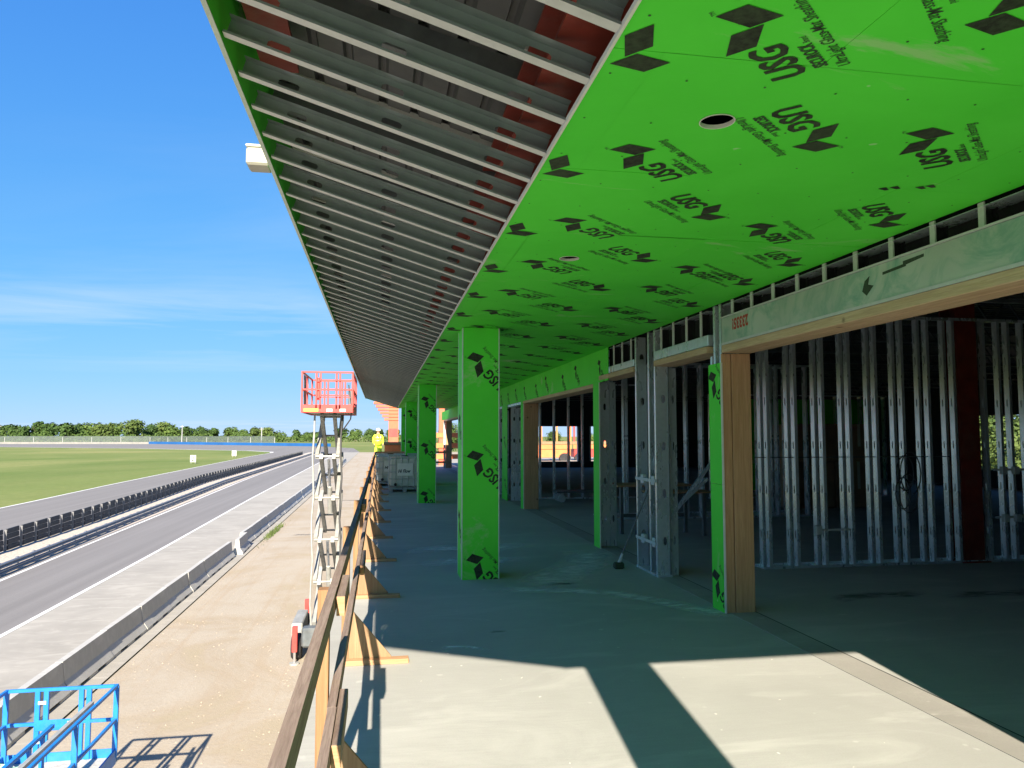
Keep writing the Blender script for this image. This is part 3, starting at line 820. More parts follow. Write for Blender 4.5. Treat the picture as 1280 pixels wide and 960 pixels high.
def cstud(L, w=0.041, d=0.15, holes=True, flip=1, t=0.006, two=False):
    """steel C stud standing along z: web on the side x = +flip*w/2, flanges across y, punched web"""
    mb = MB(); xw = flip * w / 2
    hs = []
    if holes:
        z = 0.45
        while z < L - 0.25: hs.append(z); z += 0.61
    # web with slots
    def web(z0, z1): mb.add([(xw, -d / 2, z0), (xw, d / 2, z0), (xw, d / 2, z1), (xw, -d / 2, z1)], [(0, 1, 2, 3)])
    zc = 0.0; hw, hh = d * 0.14, 0.055
    for h in hs:
        web(zc, h - 0.1)
        oct_ = [(hw, -hh * .5), (hw * .5, -hh), (-hw * .5, -hh), (-hw, -hh * .5), (-hw, hh * .5), (-hw * .5, hh), (hw * .5, hh), (hw, hh * .5)]
        ring = [(d / 2, -.033), (d / 6, -.1), (-d / 6, -.1), (-d / 2, -.033), (-d / 2, .033), (-d / 6, .1), (d / 6, .1), (d / 2, .033)]
        vs = [(xw, u, h + v) for u, v in ring] + [(xw, u, h + v) for u, v in oct_]
        vs += [(xw, d / 2, h - .1), (xw, -d / 2, h - .1), (xw, -d / 2, h + .1), (xw, d / 2, h + .1)]
        fs = [(k, (k + 1) % 8, 8 + (k + 1) % 8, 8 + k) for k in range(8)]
        fs += [(0, 1, 16), (2, 3, 17), (4, 5, 18), (6, 7, 19)]
        mb.add(vs, fs); zc = h + 0.1
    web(zc, L)
    for sy in (-1, 1):
        if two: mb.mat(1 if sy > 0 else 0)
        y0 = sy * d / 2
        mb.add([(xw, y0, 0), (-xw, y0, 0), (-xw, y0, L), (xw, y0, L)], [(0, 1, 2, 3)])
        mb.add([(-xw, y0, 0), (-xw, y0 - sy * 0.012, 0), (-xw, y0 - sy * 0.012, L), (-xw, y0, L)], [(0, 1, 2, 3)])
    return mb

# ------------------------------------------------------------------ printed logo on the boards
MARK_POLYS = ([(0.005, -0.126), (0.142, -0.058), (0.142, 0.054), (0.005, -0.010)], [(-0.004, -0.056), (-0.004, 0.060), (-0.130, 0.132), (-0.130, 0.018)])
def logo_mesh(full=True):
    mb = MB()
    for poly in MARK_POLYS: mb.add([(x, y, 0) for x, y in poly], [(0, 1, 2, 3)])
    tp = text_polys("USG", 0.182, 0.0055, 0.12, 0.97)
    xs = [p[0] for p in tp[0]]; k = 0.285 / (max(xs) - min(xs))
    put_text(mb, tp, (-0.155 - max(xs) * k, -0.062), 1, k)
    if full:
        mb.mat(1)
        for body, size, bold, shear, x0, x1, y in (("SECUROCK", 0.068, 0.0022, 0.1, -0.43, -0.225, -0.142), ("Brand", 0.034, 0.0004, 0.1, -0.215, -0.165, -0.142),
                                                   ("UltraLight Glass-Mat Sheathing", 0.066, 0.0002, 0.2, -0.47, 0.09, -0.212), ("TM", 0.026, 0, 0, 0.148, 0.175, 0.045)):
            tp = text_polys(body, size, bold, shear); xs = [p[0] for p in tp[0]]; k = (x1 - x0) / (max(xs) - min(xs))
            put_text(mb, tp, (x0 - min(xs) * k, y), 1, k)
    return mb.mesh('printed_logo', [M['ink'], M['ink_green']])
LOGO, LOGO_S = logo_mesh(True), logo_mesh(False)
def mark_mesh():
    mb = MB()
    for poly in MARK_POLYS: mb.add([(x, y, 0) for x, y in poly], [(0, 1, 2, 3)])
    return mb.mesh('printed_mark', M['ink'])
MARK = mark_mesh()
def clip_mesh(me, mat2, box):
    """cut flat print to the rectangle of the board it is on"""
    u0, u1, v0, v1 = box; mb = MB()
    inv = mat2.inverted()
    for p in me.polygons:
        pts = [mat2 @ Vector(me.vertices[i].co[:2]) for i in p.vertices]
        for ax, lim, sg in ((0, u0, 1), (0, u1, -1), (1, v0, 1), (1, v1, -1)):
            out = []
            for a, b in zip(pts, pts[1:] + pts[:1]):
                da, db = sg * (a[ax] - lim), sg * (b[ax] - lim)
                if da >= 0: out.append(a)
                if (da > 0 > db) or (da < 0 < db): out.append(a + (b - a) * (da / (da - db)))
            pts = out
            if len(pts) < 3: break
        if len(pts) >= 3:
            q = [inv @ x for x in pts]
            mb.mat(p.material_index).add([(x.x, x.y, 0) for x in q], [tuple(range(len(q)))])
    return mb.mesh(me.name.split('.')[0], list(me.materials))
def logo_on(face, at, ang, parent, me=None, s=1.0, clip=None):
    """face: 'down' (ceiling), 'front' (faces -y), 'left' (faces -x)"""
    me = me or LOGO
    if clip:
        me = clip_mesh(me, Matrix.Rotation(R(ang), 2) * s, clip)
        if not me.polygons: return None
    o = link('printed_logo', me, parent)
    base = {'down': Matrix(((1, 0, 0), (0, -1, 0), (0, 0, -1))), 'front': Matrix(((1, 0, 0), (0, 0, -1), (0, 1, 0))),
            'left': Matrix(((0, 0, -1), (-1, 0, 0), (0, 1, 0)))}[face]
    o.rotation_euler = (base @ Matrix.Rotation(R(ang), 3, 'Z')).to_euler()
    o.location = Vector(at) - parent.location; o.scale = (s, s, s)
    return o

# ------------------------------------------------------------------ canopy: green soffit, open joists, fascia, roof
CZ, XI, XO, ZO = 3.19, 0.80, -0.75, 3.67        # soffit height, inner and outer edge, outer height
XW = 3.50                                        # outer face of the building wall
C_END = 37.7
SL = (ZO - CZ) / (XO - XI)
can = thing('canopy', 'long canopy with green sheathed soffit and open metal joists towards its outer edge', 'canopy', (XW, 0.2, 0))
# boards: rows 1.2 m deep, butted at x = 1.0 and 2.25
rowsY = [0.0, 0.05 + 0.0]
y = 0.03; row = 0; edges = [0.03]
yy = 2.48 - 1.2 * 2 + 0.0
ys = [0.0, 1.28] + [2.48 + 1.2 * k for k in range(30)]
ys = [v for v in ys if v < C_END - 0.2] + [C_END]
holes = [(1.45, 3.0), (1.44, 5.59)]
for k in range(len(ys) - 1):
    y0, y1 = ys[k] + 0.0016, ys[k + 1] - 0.0016
    cuts = [XI, 1.0, 2.25, XW + 0.005] if k % 2 == 0 else [XI, 1.62, 2.86, XW + 0.005]
    if k == 2: cuts = [XI, 1.0, 3.02, XW + 0.005]
    for a, b in zip(cuts, cuts[1:]):
        mb = MB(); dz = rng.uniform(0.0, 0.003)
        hole = [h for h in holes if a < h[0] < b and y0 < h[1] < y1]
        if hole:
            hx, hy = hole[0]; n = 20
            z0, z1 = CZ + dz, CZ + 0.016
            circ = [(hx + 0.075 * math.cos(2 * math.pi * t / n), hy + 0.075 * math.sin(2 * math.pi * t / n)) for t in range(n)]
            def onrect(t):
                c, s_ = math.cos(t), math.sin(t)
                k1 = ((b - hx) if c > 0 else (hx - a)) / max(abs(c), 1e-6); k2 = ((y1 - hy) if s_ > 0 else (hy - y0)) / max(abs(s_), 1e-6)
                m = min(k1, k2); return (hx + c * m, hy + s_ * m)
            angs = sorted([2 * math.pi * t / n for t in range(n)] + [math.atan2(Y - hy, X - hx) % (2 * math.pi) for X in (a, b) for Y in (y0, y1)])
            inn = [(hx + 0.075 * math.cos(t), hy + 0.075 * math.sin(t)) for t in angs]; out = [onrect(t) for t in angs]
            m = len(angs)
            vs = [(x, y_, z0) for x, y_ in inn] + [(x, y_, z0) for x, y_ in out] + [(x, y_, z1) for x, y_ in inn] + [(x, y_, z1) for x, y_ in out]
            fs = []
            for t in range(m):
                u = (t + 1) % m
                fs += [(t, m + t, m + u, u), (2 * m + t, 2 * m + u, 3 * m + u, 3 * m + t), (t, u, 2 * m + u, 2 * m + t)]
            mb.add(vs, fs)
        else:
            mb.box(a + 0.0012, b - 0.0012, y0, y1, CZ + dz, CZ + 0.016)
        mb.build('sheathing_board', M['board'], can, world=True)
for hx, hy in holes:
    mb = MB(); n = 24
    for (r0, z0), (r1, z1) in (((0.0785, CZ - 0.003), (0.074, CZ - 0.003)), ((0.074, CZ - 0.003), (0.074, CZ + 0.016)), ((0.0785, CZ), (0.0785, CZ - 0.003))):
        ring0 = [(hx + r0 * math.cos(6.2832 * t / n), hy + r0 * math.sin(6.2832 * t / n), z0) for t in range(n)]
        ring1 = [(hx + r1 * math.cos(6.2832 * t / n), hy + r1 * math.sin(6.2832 * t / n), z1) for t in range(n)]
        mb.add(ring0 + ring1, [(t, (t + 1) % n, n + (t + 1) % n, n + t) for t in range(n)])
    mb.build('light_cutout_ring', M['gypsum'], can, world=True, smooth=True)
    MB().box(hx - .07, hx + .07, hy - .09, hy + .09, CZ + 0.07, CZ + 0.10).build('light_can', M['black'], can, world=True)
# printing
ROWS = [(1.22, 139, [2.28, 3.45, 4.66, 5.82, 7.02]), (2.01, -41, [2.03, 3.11, 4.29, 5.48, 6.68]),
        (2.505, 139, [1.80, 3.03, 4.57, 5.79, 6.62]), (3.23, -41, [4.25, 5.42, 6.20])]
for X, ang, ys_ in ROWS:
    while ys_[-1] < C_END - 1.7: ys_.append(ys_[-1] + 1.172)
    for Y in ys_:
        logo_on('down', (X, Y, CZ - 0.0012), ang + rng.uniform(-1.2, 1.2), can, LOGO if Y < 12 else LOGO_S, clip=(XI - X + .004, XW - X, -9, 9) if X > 3 else None)
Y = 2.49
while Y < C_END - .4:
    o = logo_on('down', (0.905, Y, CZ - 0.0012), -41, can, MARK, 1.0, clip=(XI - 0.905 + .004, 1, -1, 1))
    o.name = 'printed_mark'; Y += 1.19
# slivers of print cut off at a board edge
mb = MB()
for x0, y0 in ((2.74, 3.685), (2.79, 3.655), (2.93, 3.63), (2.97, 3.60)):
    mb.add([(x0, y0, CZ - .0012), (x0 + .03, y0 - .03, CZ - .0012), (x0 + .075, y0 + .005, CZ - .0012), (x0 + .06, y0 + .02, CZ - .0012)], [(0, 1, 2, 3)])
mb.build('printed_mark', M['ink'], can, world=True)
mb = MB()
for a in range(22):
    for b_ in range(9):
        x0, y0 = XI + .05 + b_ * .318 + rng.uniform(-.012, .012), 1.85 + a * .406 + rng.uniform(-.006, .006)
        mb.add([(x0 + .0055 * math.cos(t * 1.0472), y0 + .0055 * math.sin(t * 1.0472), CZ - .0009) for t in range(6)], [tuple(range(6))])
o = mb.build('screw_head', M['ink_green'], can, world=True); o['kind'] = 'stuff'
# inner edge bead
MB().box(XI - 0.012, XI - 0.0005, 0.0, C_END, CZ - 0.010, CZ + 0.012).build('edge_trim', M['gypsum'], can, world=True)

def joist_mesh():
    """punched C joist, length along local x from inner (x=0) to outer, web in the xz plane"""
    L = math.hypot(XO - XI, ZO - CZ) - 0.02; d = 0.095
    mb = MB(); hs = [0.22, 0.80, 1.36]; hw, hh = 0.055, 0.018
    xc = 0.0
    def web(x0, x1): mb.add([(x0, 0, 0), (x1, 0, 0), (x1, 0, d), (x0, 0, d)], [(0, 1, 2, 3)])
    m = d * 0.5
    for h in hs:
        web(xc, h - 0.1)
        o8 = [(hw, -hh * .5), (hw * .75, -hh), (-hw * .75, -hh), (-hw, -hh * .5), (-hw, hh * .5), (-hw * .75, hh), (hw * .75, hh), (hw, hh * .5)]
        r8 = [(.1, -m * .5), (.05, -m), (-.05, -m), (-.1, -m * .5), (-.1, m * .5), (-.05, m), (.05, m), (.1, m * .5)]
        vs = [(h + u, 0, m + v) for u, v in r8] + [(h + u, 0, m + v) for u, v in o8]
        vs += [(h + .1, 0, 0), (h - .1, 0, 0), (h - .1, 0, d), (h + .1, 0, d)]
        fs = [(k, (k + 1) % 8, 8 + (k + 1) % 8, 8 + k) for k in range(8)] + [(0, 1, 16), (2, 3, 17), (4, 5, 18), (6, 7, 19)]
        mb.add(vs, fs); xc = h + 0.1
    web(xc, L)
    mb.mat(1)
    fl = 0.052
    mb.add([(0, fl, 0), (L, fl, 0), (L, 0, 0), (0, 0, 0)], [(0, 1, 2, 3)])
    mb.mat(0)
    mb.add([(0, fl, 0), (L, fl, 0), (L, fl, .012), (0, fl, .012)], [(0, 1, 2, 3)])
    mb.add([(0, fl, d), (L, fl, d), (L, 0, d), (0, 0, d)], [(0, 1, 2, 3)])
    return mb.mesh('joist', [M['joist_web'], M['galv_soft']])  # shaded web and lit bottom flange painted as two tones of one steel
JM = joist_mesh()
jrot = math.atan2(ZO - CZ, XO - XI)
y = 0.35 + 0.0; n_j = 0
Y0J = 2.384
k0 = -5
for k in range(k0, 200):
    Y = Y0J + 0.388 * k
    if Y > C_END - 0.1: break
    if Y < 0.05: continue
    o = link('joist', JM, can, Vector((XI - 0.013, Y, CZ + 0.001)) - can.location)
    # rotate about y so local +x climbs outward
    o.rotation_euler = (0, -(math.pi - (math.pi - jrot)) if False else 0, 0)
    ex = Vector((XO - XI, 0, ZO - CZ)).normalized(); ey = Vector((0, 1, 0)); ez = Vector((-(ZO - CZ), 0, XO - XI)).normalized() * -1
    Mx = Matrix((ex, ey, ez)).transposed()
    o.rotation_euler = Mx.to_euler()
    if Mx.determinant() < 0: o.scale = (1, 1, 1)
# runner track and fascia along the outer edge
for k in range(16):
    y0, y1 = max(0.017, 0.2 + k * 2.44 - (0.19 if k == 0 else 0)), min(0.2 + (k + 1) * 2.44, C_END)
    if y0 >= C_END: break
    MB().box(XO - 0.022, XO - 0.006, y0 + .0015, y1 - .0015, ZO - 0.02, ZO + 0.55).build('fascia_board', M['board'], can, world=True)
MB().box(XO - 0.027, XO - 0.003, 0.2, C_END, ZO - 0.027, ZO - 0.021).build('fascia_trim', M['bead'], can, world=True)
MB().box(XI + .14, XI + .155, 0.04, C_END - .02, CZ + .018, CZ + .47).build('plenum_light_block', M['joint_shade_black'], can, world=True)  # added dark board that keeps bounced light out of the space above the soffit
# corrugated roof deck (ribs run along y), sloping up outward
mb = MB(); pr = []
x = XI + 2.75
zr = lambda x: CZ + 0.50 + (SL * (x - XI) if x < XI else 0)
while x > XO - 0.03:
    for dx, dz in ((0, 0), (-0.13, 0), (-0.145, 0.04), (-0.175, 0.04), (-0.19, 0.0)):
        if x + dx > XO - 0.05: pr.append((x + dx, zr(x + dx) + dz))
    x -= 0.2
vs = [(a, 0.05, b) for a, b in pr] + [(a, C_END, b) for a, b in pr]; n = len(pr)
mb.add(vs, [(i, i + 1, n + i + 1, n + i) for i in range(n - 1)])
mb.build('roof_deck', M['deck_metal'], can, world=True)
MB().add([(XW + 3, 0.0, CZ + 0.56), (XI, 0.0, CZ + 0.56), (XO - .1, 0.0, ZO + 0.58), (XW + 3, C_END, CZ + 0.56), (XI, C_END, CZ + 0.56), (XO - .1, C_END, ZO + 0.58)],
         [(0, 1, 4, 3), (1, 2, 5, 4)]).build('roof_membrane', M['white'], can, world=True)
# dark outrigger beams under the deck and the red edge beams
Y = 1.2
while Y < C_END:
    mb = MB()
    mb.beam((XI + .1, Y, zr(XI) - 0.10), (XO + .03, Y + 0.06, zr(XO) - 0.10), 0.10, 0.16)
    mb.build('outrigger_beam', M['dark_grey'], can, world=True)
    MB().beam((XI + .1, Y - .22, zr(XI) - 0.035), (XO + .03, Y - 0.15, zr(XO) - 0.035), 0.05, 0.05).build('angle_iron', M['galv_soft'], can, world=True)
    Y += 1.25
mb = MB()
mb.box(0.66, 0.90, 0.06, C_END - .05, 3.36, 3.375); mb.box(0.765, 0.785, 0.06, C_END - .05, 3.375, 3.60); mb.box(0.66, 0.90, 0.06, C_END - .05, 3.60, 3.615)
mb.build('edge_beam', M['red_primer'], can, world=True)
Y = 0.9
for Y in (0.9, 2.62, 3.45):
    MB().box(XO + 0.06, XO + 0.26, Y, Y + 0.86, ZO + 0.22, ZO + 0.245).build('red_plate', M['red_primer'], can, world=True)
# closing boards at the two ends
for ye, nm in ((0.03, 'end_board'), (C_END + 0.012, 'end_board')):
    MB().prism([(XW + .2, CZ - 0.006), (XI, CZ - 0.006), (XO, ZO - 0.006), (XO, ZO + .56), (XI, CZ + .55), (XW + .2, CZ + .55)], 1, ye - 0.012, ye).build(nm, M['board'], can, world=True)
# white box on the outer side of the fascia
wb = thing('wall_box', 'small white metal box fixed to the outer side of the canopy edge', 'metal box', (-0.865, 5.36, 3.68))
MB().bbox(-0.08, 0.08, -0.09, 0.09, 0.0, 0.125, 0.015).build('housing', M['box_cream'], wb)
MB().bbox(-0.084, 0.084, -0.094, 0.094, 0.127, 0.143, 0.006).build('lid', M['white'], wb)
MB().box(0.081, 0.088, -0.05, 0.05, 0.04, 0.12).build('bracket', M['galv'], wb)

# ------------------------------------------------------------------ soffit columns
CW = 0.24
def make_column(loc, label):
    t = thing('sheathed_column', label, 'column', loc, 0, 'green sheathed columns under the canopy')
    h = CZ - 0.003
    MB().box(-CW + .013, CW - .013, -CW - .0005, -CW + .012, 0, h).build('sheathing_board', M['board'], t)
    MB().box(-CW + .013, CW - .013, CW - .012, CW + .0005, 0, h).build('sheathing_board', M['board'], t)
    MB().box(-CW, -CW + .0125, -CW + .013, CW - .013, 0, h).build('sheathing_board', M['board'], t)
    MB().box(CW - .0125, CW, -CW + .013, CW - .013, 0, h).build('sheathing_board', M['board'], t)
    for sx in (-1, 1):
        for sy in (-1, 1):
            mb = MB(); x0, y0 = sx * CW, sy * CW
            mb.bbox(min(x0 - sx * .014, x0 + sx * .003), max(x0 - sx * .014, x0 + sx * .003), min(y0 - sy * .014, y0 + sy * .003), max(y0 - sy * .014, y0 + sy * .003), 0.002, h, .004)
            mb.build('corner_bead', M['bead'], t)
    for z in (0.18, 1.475, 2.73): logo_on('front', Vector(loc) + Vector((-0.045, -CW - 0.0018, z)), 135, t, clip=(-CW + .045 + .014, CW + .045 - .014, -z, h - z))
    for z in (0.7, 1.95): logo_on('left', Vector(loc) + Vector((-CW - 0.0018, 0.03, z)), 135, t, LOGO_S, clip=(-CW + .05, CW - .05, -z, h - z))
    return t
col_labels = ['tall green sheathed column nearest the camera in view, standing alone in the middle', 'second green sheathed column, just left of the nearest one',
              'third green sheathed column, behind the white tanks', 'farthest green sheathed column at the end of the canopy']
for (x, y), lab in zip(((1.255, 9.67), (1.24, 20.5), (1.235, 31.0), (1.235, 37.3)), col_labels): make_column((x, y, 0), lab)
make_column((1.26, 0.42, 0), 'green sheathed column beside the viewer that throws the long shadow on the deck')

# ------------------------------------------------------------------ facade wall along x = 3.5
fac = thing('facade_wall', 'long framed facade wall with green sheathing, steel studs, headers and door openings', 'wall', (XW, 10, 0))
def fpart(name, mb, mat, smooth=False): return mb.build(name, mat, fac, world=True, smooth=smooth)
WD = 0.30
def board(y0, y1, z0, z1, logos=True):
    """green boards on the outer face, split every 1.22 m"""
    y = y0
    while y < y1 - 0.02:
        e = min(y + 1.22, y1)
        fpart('sheathing_board', MB().box(XW - 0.013, XW, y + .001, e - .001, z0, z1), M['board'])
        if logos and e - y > 0.6 and y < 30:
            for z in ([ (z0 + z1) / 2 ] if z1 - z0 < 1 else [0.5, 1.7]):
                yc, zc = (y + e) / 2 + rng.uniform(-.2, .2), z + rng.uniform(-.05, .05)
                logo_on('left', (XW - 0.0145, yc, zc), 135, fac, LOGO_S, 0.8, clip=(yc - e + .01, yc - y - .01, z0 - zc + .005, z1 - zc - .005))
        y = e
def stud_at(Y, z0, z1, flip=1, dep=WD - 0.10, mat='galv', face='y', X=None, name='stud', holes=True):
    """a stud of the facade: flange seen from outside (-x), web across the wall"""
    two = mat == 'galv_soft'
    mb = cstud(z1 - z0, 0.045, dep, holes and z1 - z0 > .8, flip, two=two)
    o = mb.build(name, [M['joint_shade_black'], M[mat]] if two else M[mat], fac)  # web and rear flange blackened to paint in the gap's shade
    o.rotation_euler = (0, 0, R(90)); o.location = Vector((X if X else XW + dep / 2 + 0.004, Y, z0)) - fac.location
    return o
def header(y0, y1, steel, wood, top, primed=False):
    z0, z1 = steel
    if primed:
        mb = MB().bbox(XW - 0.02, XW + 0.16, y0, y1, z0, z1, 0.006); fpart('header_beam', mb, M['header'])
        fpart('header_lip', MB().box(XW - 0.03, XW + 0.165, y0, y1, z1, z1 + 0.012), M['galv_soft'])
        fpart('header_lip', MB().box(XW - 0.026, XW - 0.0205, y0, y1, z0 - 0.001, z0 + 0.022), M['galv_soft'])
    else:
        mb = MB().bbox(XW - 0.005, XW + 0.16, y0, y1, z0, z1, 0.006); fpart('header_beam', mb, M['galv'])
    wz0, wz1 = wood
    for xa, xb in ((XW - 0.022, XW + 0.118), (XW + 0.121, XW + WD - 0.01)):
        fpart('header_plate', MB().bbox(xa, xb, y0, y1, wz0, wz1 - 0.002, 0.004), M['jamb_y'])
    y = y1 - 0.20
    while y > y0 + 0.05:
        stud_at(y, z1 + (0.013 if primed else 0.001), CZ - 0.002, mat='galv_soft', name='cripple_stud', dep=0.10); y -= 0.40
    fpart('head_track', MB().box(XW - 0.002, XW + 0.15, y0, y1, CZ - 0.03, CZ - 0.027), M['galv'])
# opening 1
header(1.76, 7.20, (2.74, 3.02), (2.66, 2.74), CZ, True)
for xa, xb, m in ((XW - 0.012, XW + 0.085, 'jamb_z'), (XW + 0.092, XW + WD, 'jamb_z')):
    fpart('jamb_board', MB().bbox(xa, xb, 7.205 + (.012 if xa < XW else 0), 7.245, 0, 2.657, .004), M[m])
    fpart('jamb_board', MB().bbox(xa, xb, 1.70, 1.74, 0, 2.657, .004), M[m])
# post between openings 1 and 2
fpart('sheathing_board', MB().box(XW - 0.03, XW - 0.013, 7.225, 7.50, 0, 1.298), M['board'])
fpart('sheathing_board', MB().box(XW - 0.03, XW - 0.013, 7.222, 7.503, 1.302, 2.56), M['board'])
fpart('board_edge', MB().box(XW - 0.031, XW - 0.0125, 7.206, 7.221, 0, 2.56), M['gypsum'])
for z in (0.28, 2.36): logo_on('left', (XW - 0.0315, 7.39, z), 135, fac, LOGO, 0.9, clip=(-.105, .16, (0 if z < 1 else 1.31) - z, (1.29 if z < 1 else 2.555) - z))
stud_at(7.28, 0.002, CZ - .003); stud_at(7.42, 0.002, CZ - .003, -1); stud_at(7.50, 0.002, 2.655, -1)
# opening 2
header(7.56, 9.16, (2.78, 2.90), (2.70, 2.775), CZ)
for xa, xb in ((XW + 0.06, XW + 0.205), (XW + 0.209, XW + 0.31)):
    mb = cstud(2.69, 0.04, xb - xa, True, 1); o = mb.build('jamb_stud', M['galv'], fac)
    # web turned to face the viewer (-y)
    o.rotation_euler = (0, 0, R(-90)); o.location = Vector(((xa + xb) / 2, 9.25, 0)) - fac.location
# stud group
stud_at(9.20, 0.002, CZ - .003, -1); stud_at(9.43, 0.002, CZ - .003); stud_at(9.93, 0.002, CZ - .003)
fpart('bottom_track', MB().box(XW, XW + .2, 9.15, 9.98, 0.001, 0.03), M['galv'])
fpart('lining_panel', MB().box(XW + 0.17, XW + 0.185, 9.16, 9.96, 0.03, CZ - .02), M['dark_grey'])
for zc in (1.22, 0.42):
    for Y in (9.32, 9.72):
        fpart('electrical_box', MB().bbox(XW + .0, XW + .06, Y - .055, Y + .055, zc - .06, zc + .06, .006), M['galv_soft'])
    fpart('box_bracket', MB().box(XW - .012, XW - .004, 9.2, 9.95, zc - .02, zc + .02), M['galv_soft'])
    fpart('conduit', MB().tube([(XW + .06, 9.33, zc), (XW + .1, 9.36, zc + .3), (XW + .07, 9.5, zc + .62), (XW + .1, 9.4, zc + 1.1)], .008, 6), M['chrome'])
# opening 3
header(9.98, 11.12, (2.78, 2.88), (2.70, 2.775), CZ)
fpart('header_plate', MB().bbox(XW - .02, XW + WD - .02, 11.13, 11.64, 2.70, 2.773, .004), M['jamb_y'])
fpart('header_beam', MB().bbox(XW - .005, XW + .16, 11.13, 11.62, 2.78, 2.88, .005), M['galv'])
for xa, xb in ((XW + 0.065, XW + 0.215), (XW + 0.219, XW + 0.33)):
    mb = cstud(2.69, 0.04, xb - xa, True, 1); o = mb.build('jamb_stud', M['galv'], fac)
    o.rotation_euler = (0, 0, R(-90)); o.location = Vector(((xa + xb) / 2, 11.87, 0)) - fac.location
# green part, openings 4 to 7
board(11.16, 24.0, 2.67, CZ - .002)
board(11.66, 12.0, 0.0, 2.668, False)
fpart('board_edge', MB().box(XW - .016, XW + .0, 11.645, 11.659, 0, 2.668), M['gypsum'])
fpart('wall_core', MB().box(XW + .002, XW + .05, 11.90, 12.0, 0, 2.668), M['galv'])
fpart('header_plate', MB().bbox(XW - .02, XW + WD, 12.0, 18.20, 2.60, 2.667, .004), M['jamb_y'])
for xa, xb in ((XW + 0.0, XW + 0.15), (XW + 0.153, XW + 0.36)):
    fpart('jamb_board', MB().bbox(xa, xb, 18.15, 18.19, 0, 2.598, .004), M['jamb_z'])
board(18.20, 18.55, 0, 2.668, False)
fpart('board_edge', MB().box(XW - .016, XW - .0002, 18.185, 18.199, 0, 2.66), M['gypsum'])
fpart('header_beam', MB().bbox(XW + .002, XW + .2, 18.56, 20.6, 2.60, 2.667, .004), M['galv'])
for xa, xb in ((XW + .1, XW + .28), (XW + .285, XW + .42)):
    for YY in (20.64, 22.9):
        mb = cstud(2.60, 0.04, xb - xa, True, 1); o = mb.build('jamb_stud', M['galv'], fac)
        o.rotation_euler = (0, 0, R(-90)); o.location = Vector(((xa + xb) / 2, YY, 0)) - fac.location
board(20.62, 21.5, 0, 2.668, True)
fpart('header_beam', MB().bbox(XW + .002, XW + .2, 21.5, 22.9, 2.60, 2.667, .004), M['galv'])
board(22.88, 30.0, 0, 2.668, True)
board(24.0, DK_END - .5, 2.70, CZ - .002, False)
fpart('header_plate', MB().bbox(XW - .01, XW + WD, 30.0, 42.1, 2.62, 2.698, .004), M['jamb_y'])
fpart('jamb_board', MB().bbox(XW + .12, XW + .46, 42.1, 42.15, 0, 2.66, .004), M['jamb_z'])
mb = cstud(2.66, 0.04, .12, True, 1); o = mb.build('jamb_stud', M['galv'], fac); o.rotation_euler = (0, 0, R(-90)); o.location = Vector((XW + .05, 42.12, 0)) - fac.location
# solid wall beside and behind the viewer
board(-8.9, 1.69, 0, CZ - .002, False)
fpart('wall_core', MB().box(XW + .002, XW + .25, -8.9, 1.69, 0, 4.0), M['galv_soft'])
fpart('wall_core', MB().box(XW + .16, XW + .2, 1.70, DK_END - .5, CZ + .03, 4.0), M['joint_shade_black'])
fpart('gap_shade_panel', MB().box(XW + .165, XW + .172, 1.75, 7.2, 2.76, CZ + .02), M['joint_shade_black'])  # black sheets paint the shade behind the cripple studs, here and below
fpart('gap_shade_panel', MB().box(XW + .165, XW + .172, 7.55, 11.62, 2.80, CZ + .02), M['joint_shade_black'])
# number sprayed on the primed header
mb = MB(); put_text(mb, text_polys("23335!", 0.15, 0.006), (0, 0), 1, 0.8)
o = mb.build('sprayed_number', M['red_ink'], fac)
o.rotation_euler = (Matrix(((0, 0, -1), (-1, 0, 0), (0, 1, 0))) @ Matrix.Rotation(R(180), 3, 'Z')).to_euler()
o.location = Vector((XW - 0.0215, 6.62, 2.975)) - fac.location
# dark patches on the header
mb = MB()
for pts in ([(4.86, 2.93), (4.80, 2.96), (4.82, 2.90), (4.76, 2.88), (4.84, 2.82), (4.89, 2.86)], [(4.66, 2.955), (4.45, 2.965), (4.45, 2.985), (4.25, 2.99), (4.25, 2.97), (4.42, 2.955), (4.42, 2.945), (4.66, 2.935)]):
    mb.add([(XW - 0.0212, a, b) for a, b in pts], [tuple(range(len(pts)))])
fpart('paint_mark', mb, M['ink_green'])

# roof over the rooms, back and end walls (so the rooms are really dark)
sh = thing('building_shell', 'dark unfinished shell behind the facade with metal roof deck and far window openings', 'building', (12, 18, 0))
def spart(name, mb, mat): return mb.build(name, mat, sh, world=True)
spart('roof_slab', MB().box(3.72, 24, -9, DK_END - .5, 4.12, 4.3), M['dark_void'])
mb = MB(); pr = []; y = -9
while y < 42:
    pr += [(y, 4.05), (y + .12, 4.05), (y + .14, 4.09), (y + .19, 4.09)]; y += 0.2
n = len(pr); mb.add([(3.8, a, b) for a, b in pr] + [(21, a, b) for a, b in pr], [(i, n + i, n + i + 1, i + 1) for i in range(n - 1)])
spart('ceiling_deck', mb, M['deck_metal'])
for k in range(18):
    Y = 2.5 + k * 1.9
    mb = MB(); mb.beam((3.9, Y, 3.98), (20.9, Y, 3.98), .1, .04); mb.beam((3.9, Y, 3.52), (20.9, Y, 3.52), .1, .04)
    for q in range(28):
        xa = 4 + q * .6; mb.beam((xa, Y, 3.54), (xa + .3, Y, 3.96), .025, .025); mb.beam((xa + .3, Y, 3.96), (xa + .6, Y, 3.54), .025, .025)
    spart('bar_joist', mb, M['dark_grey'])
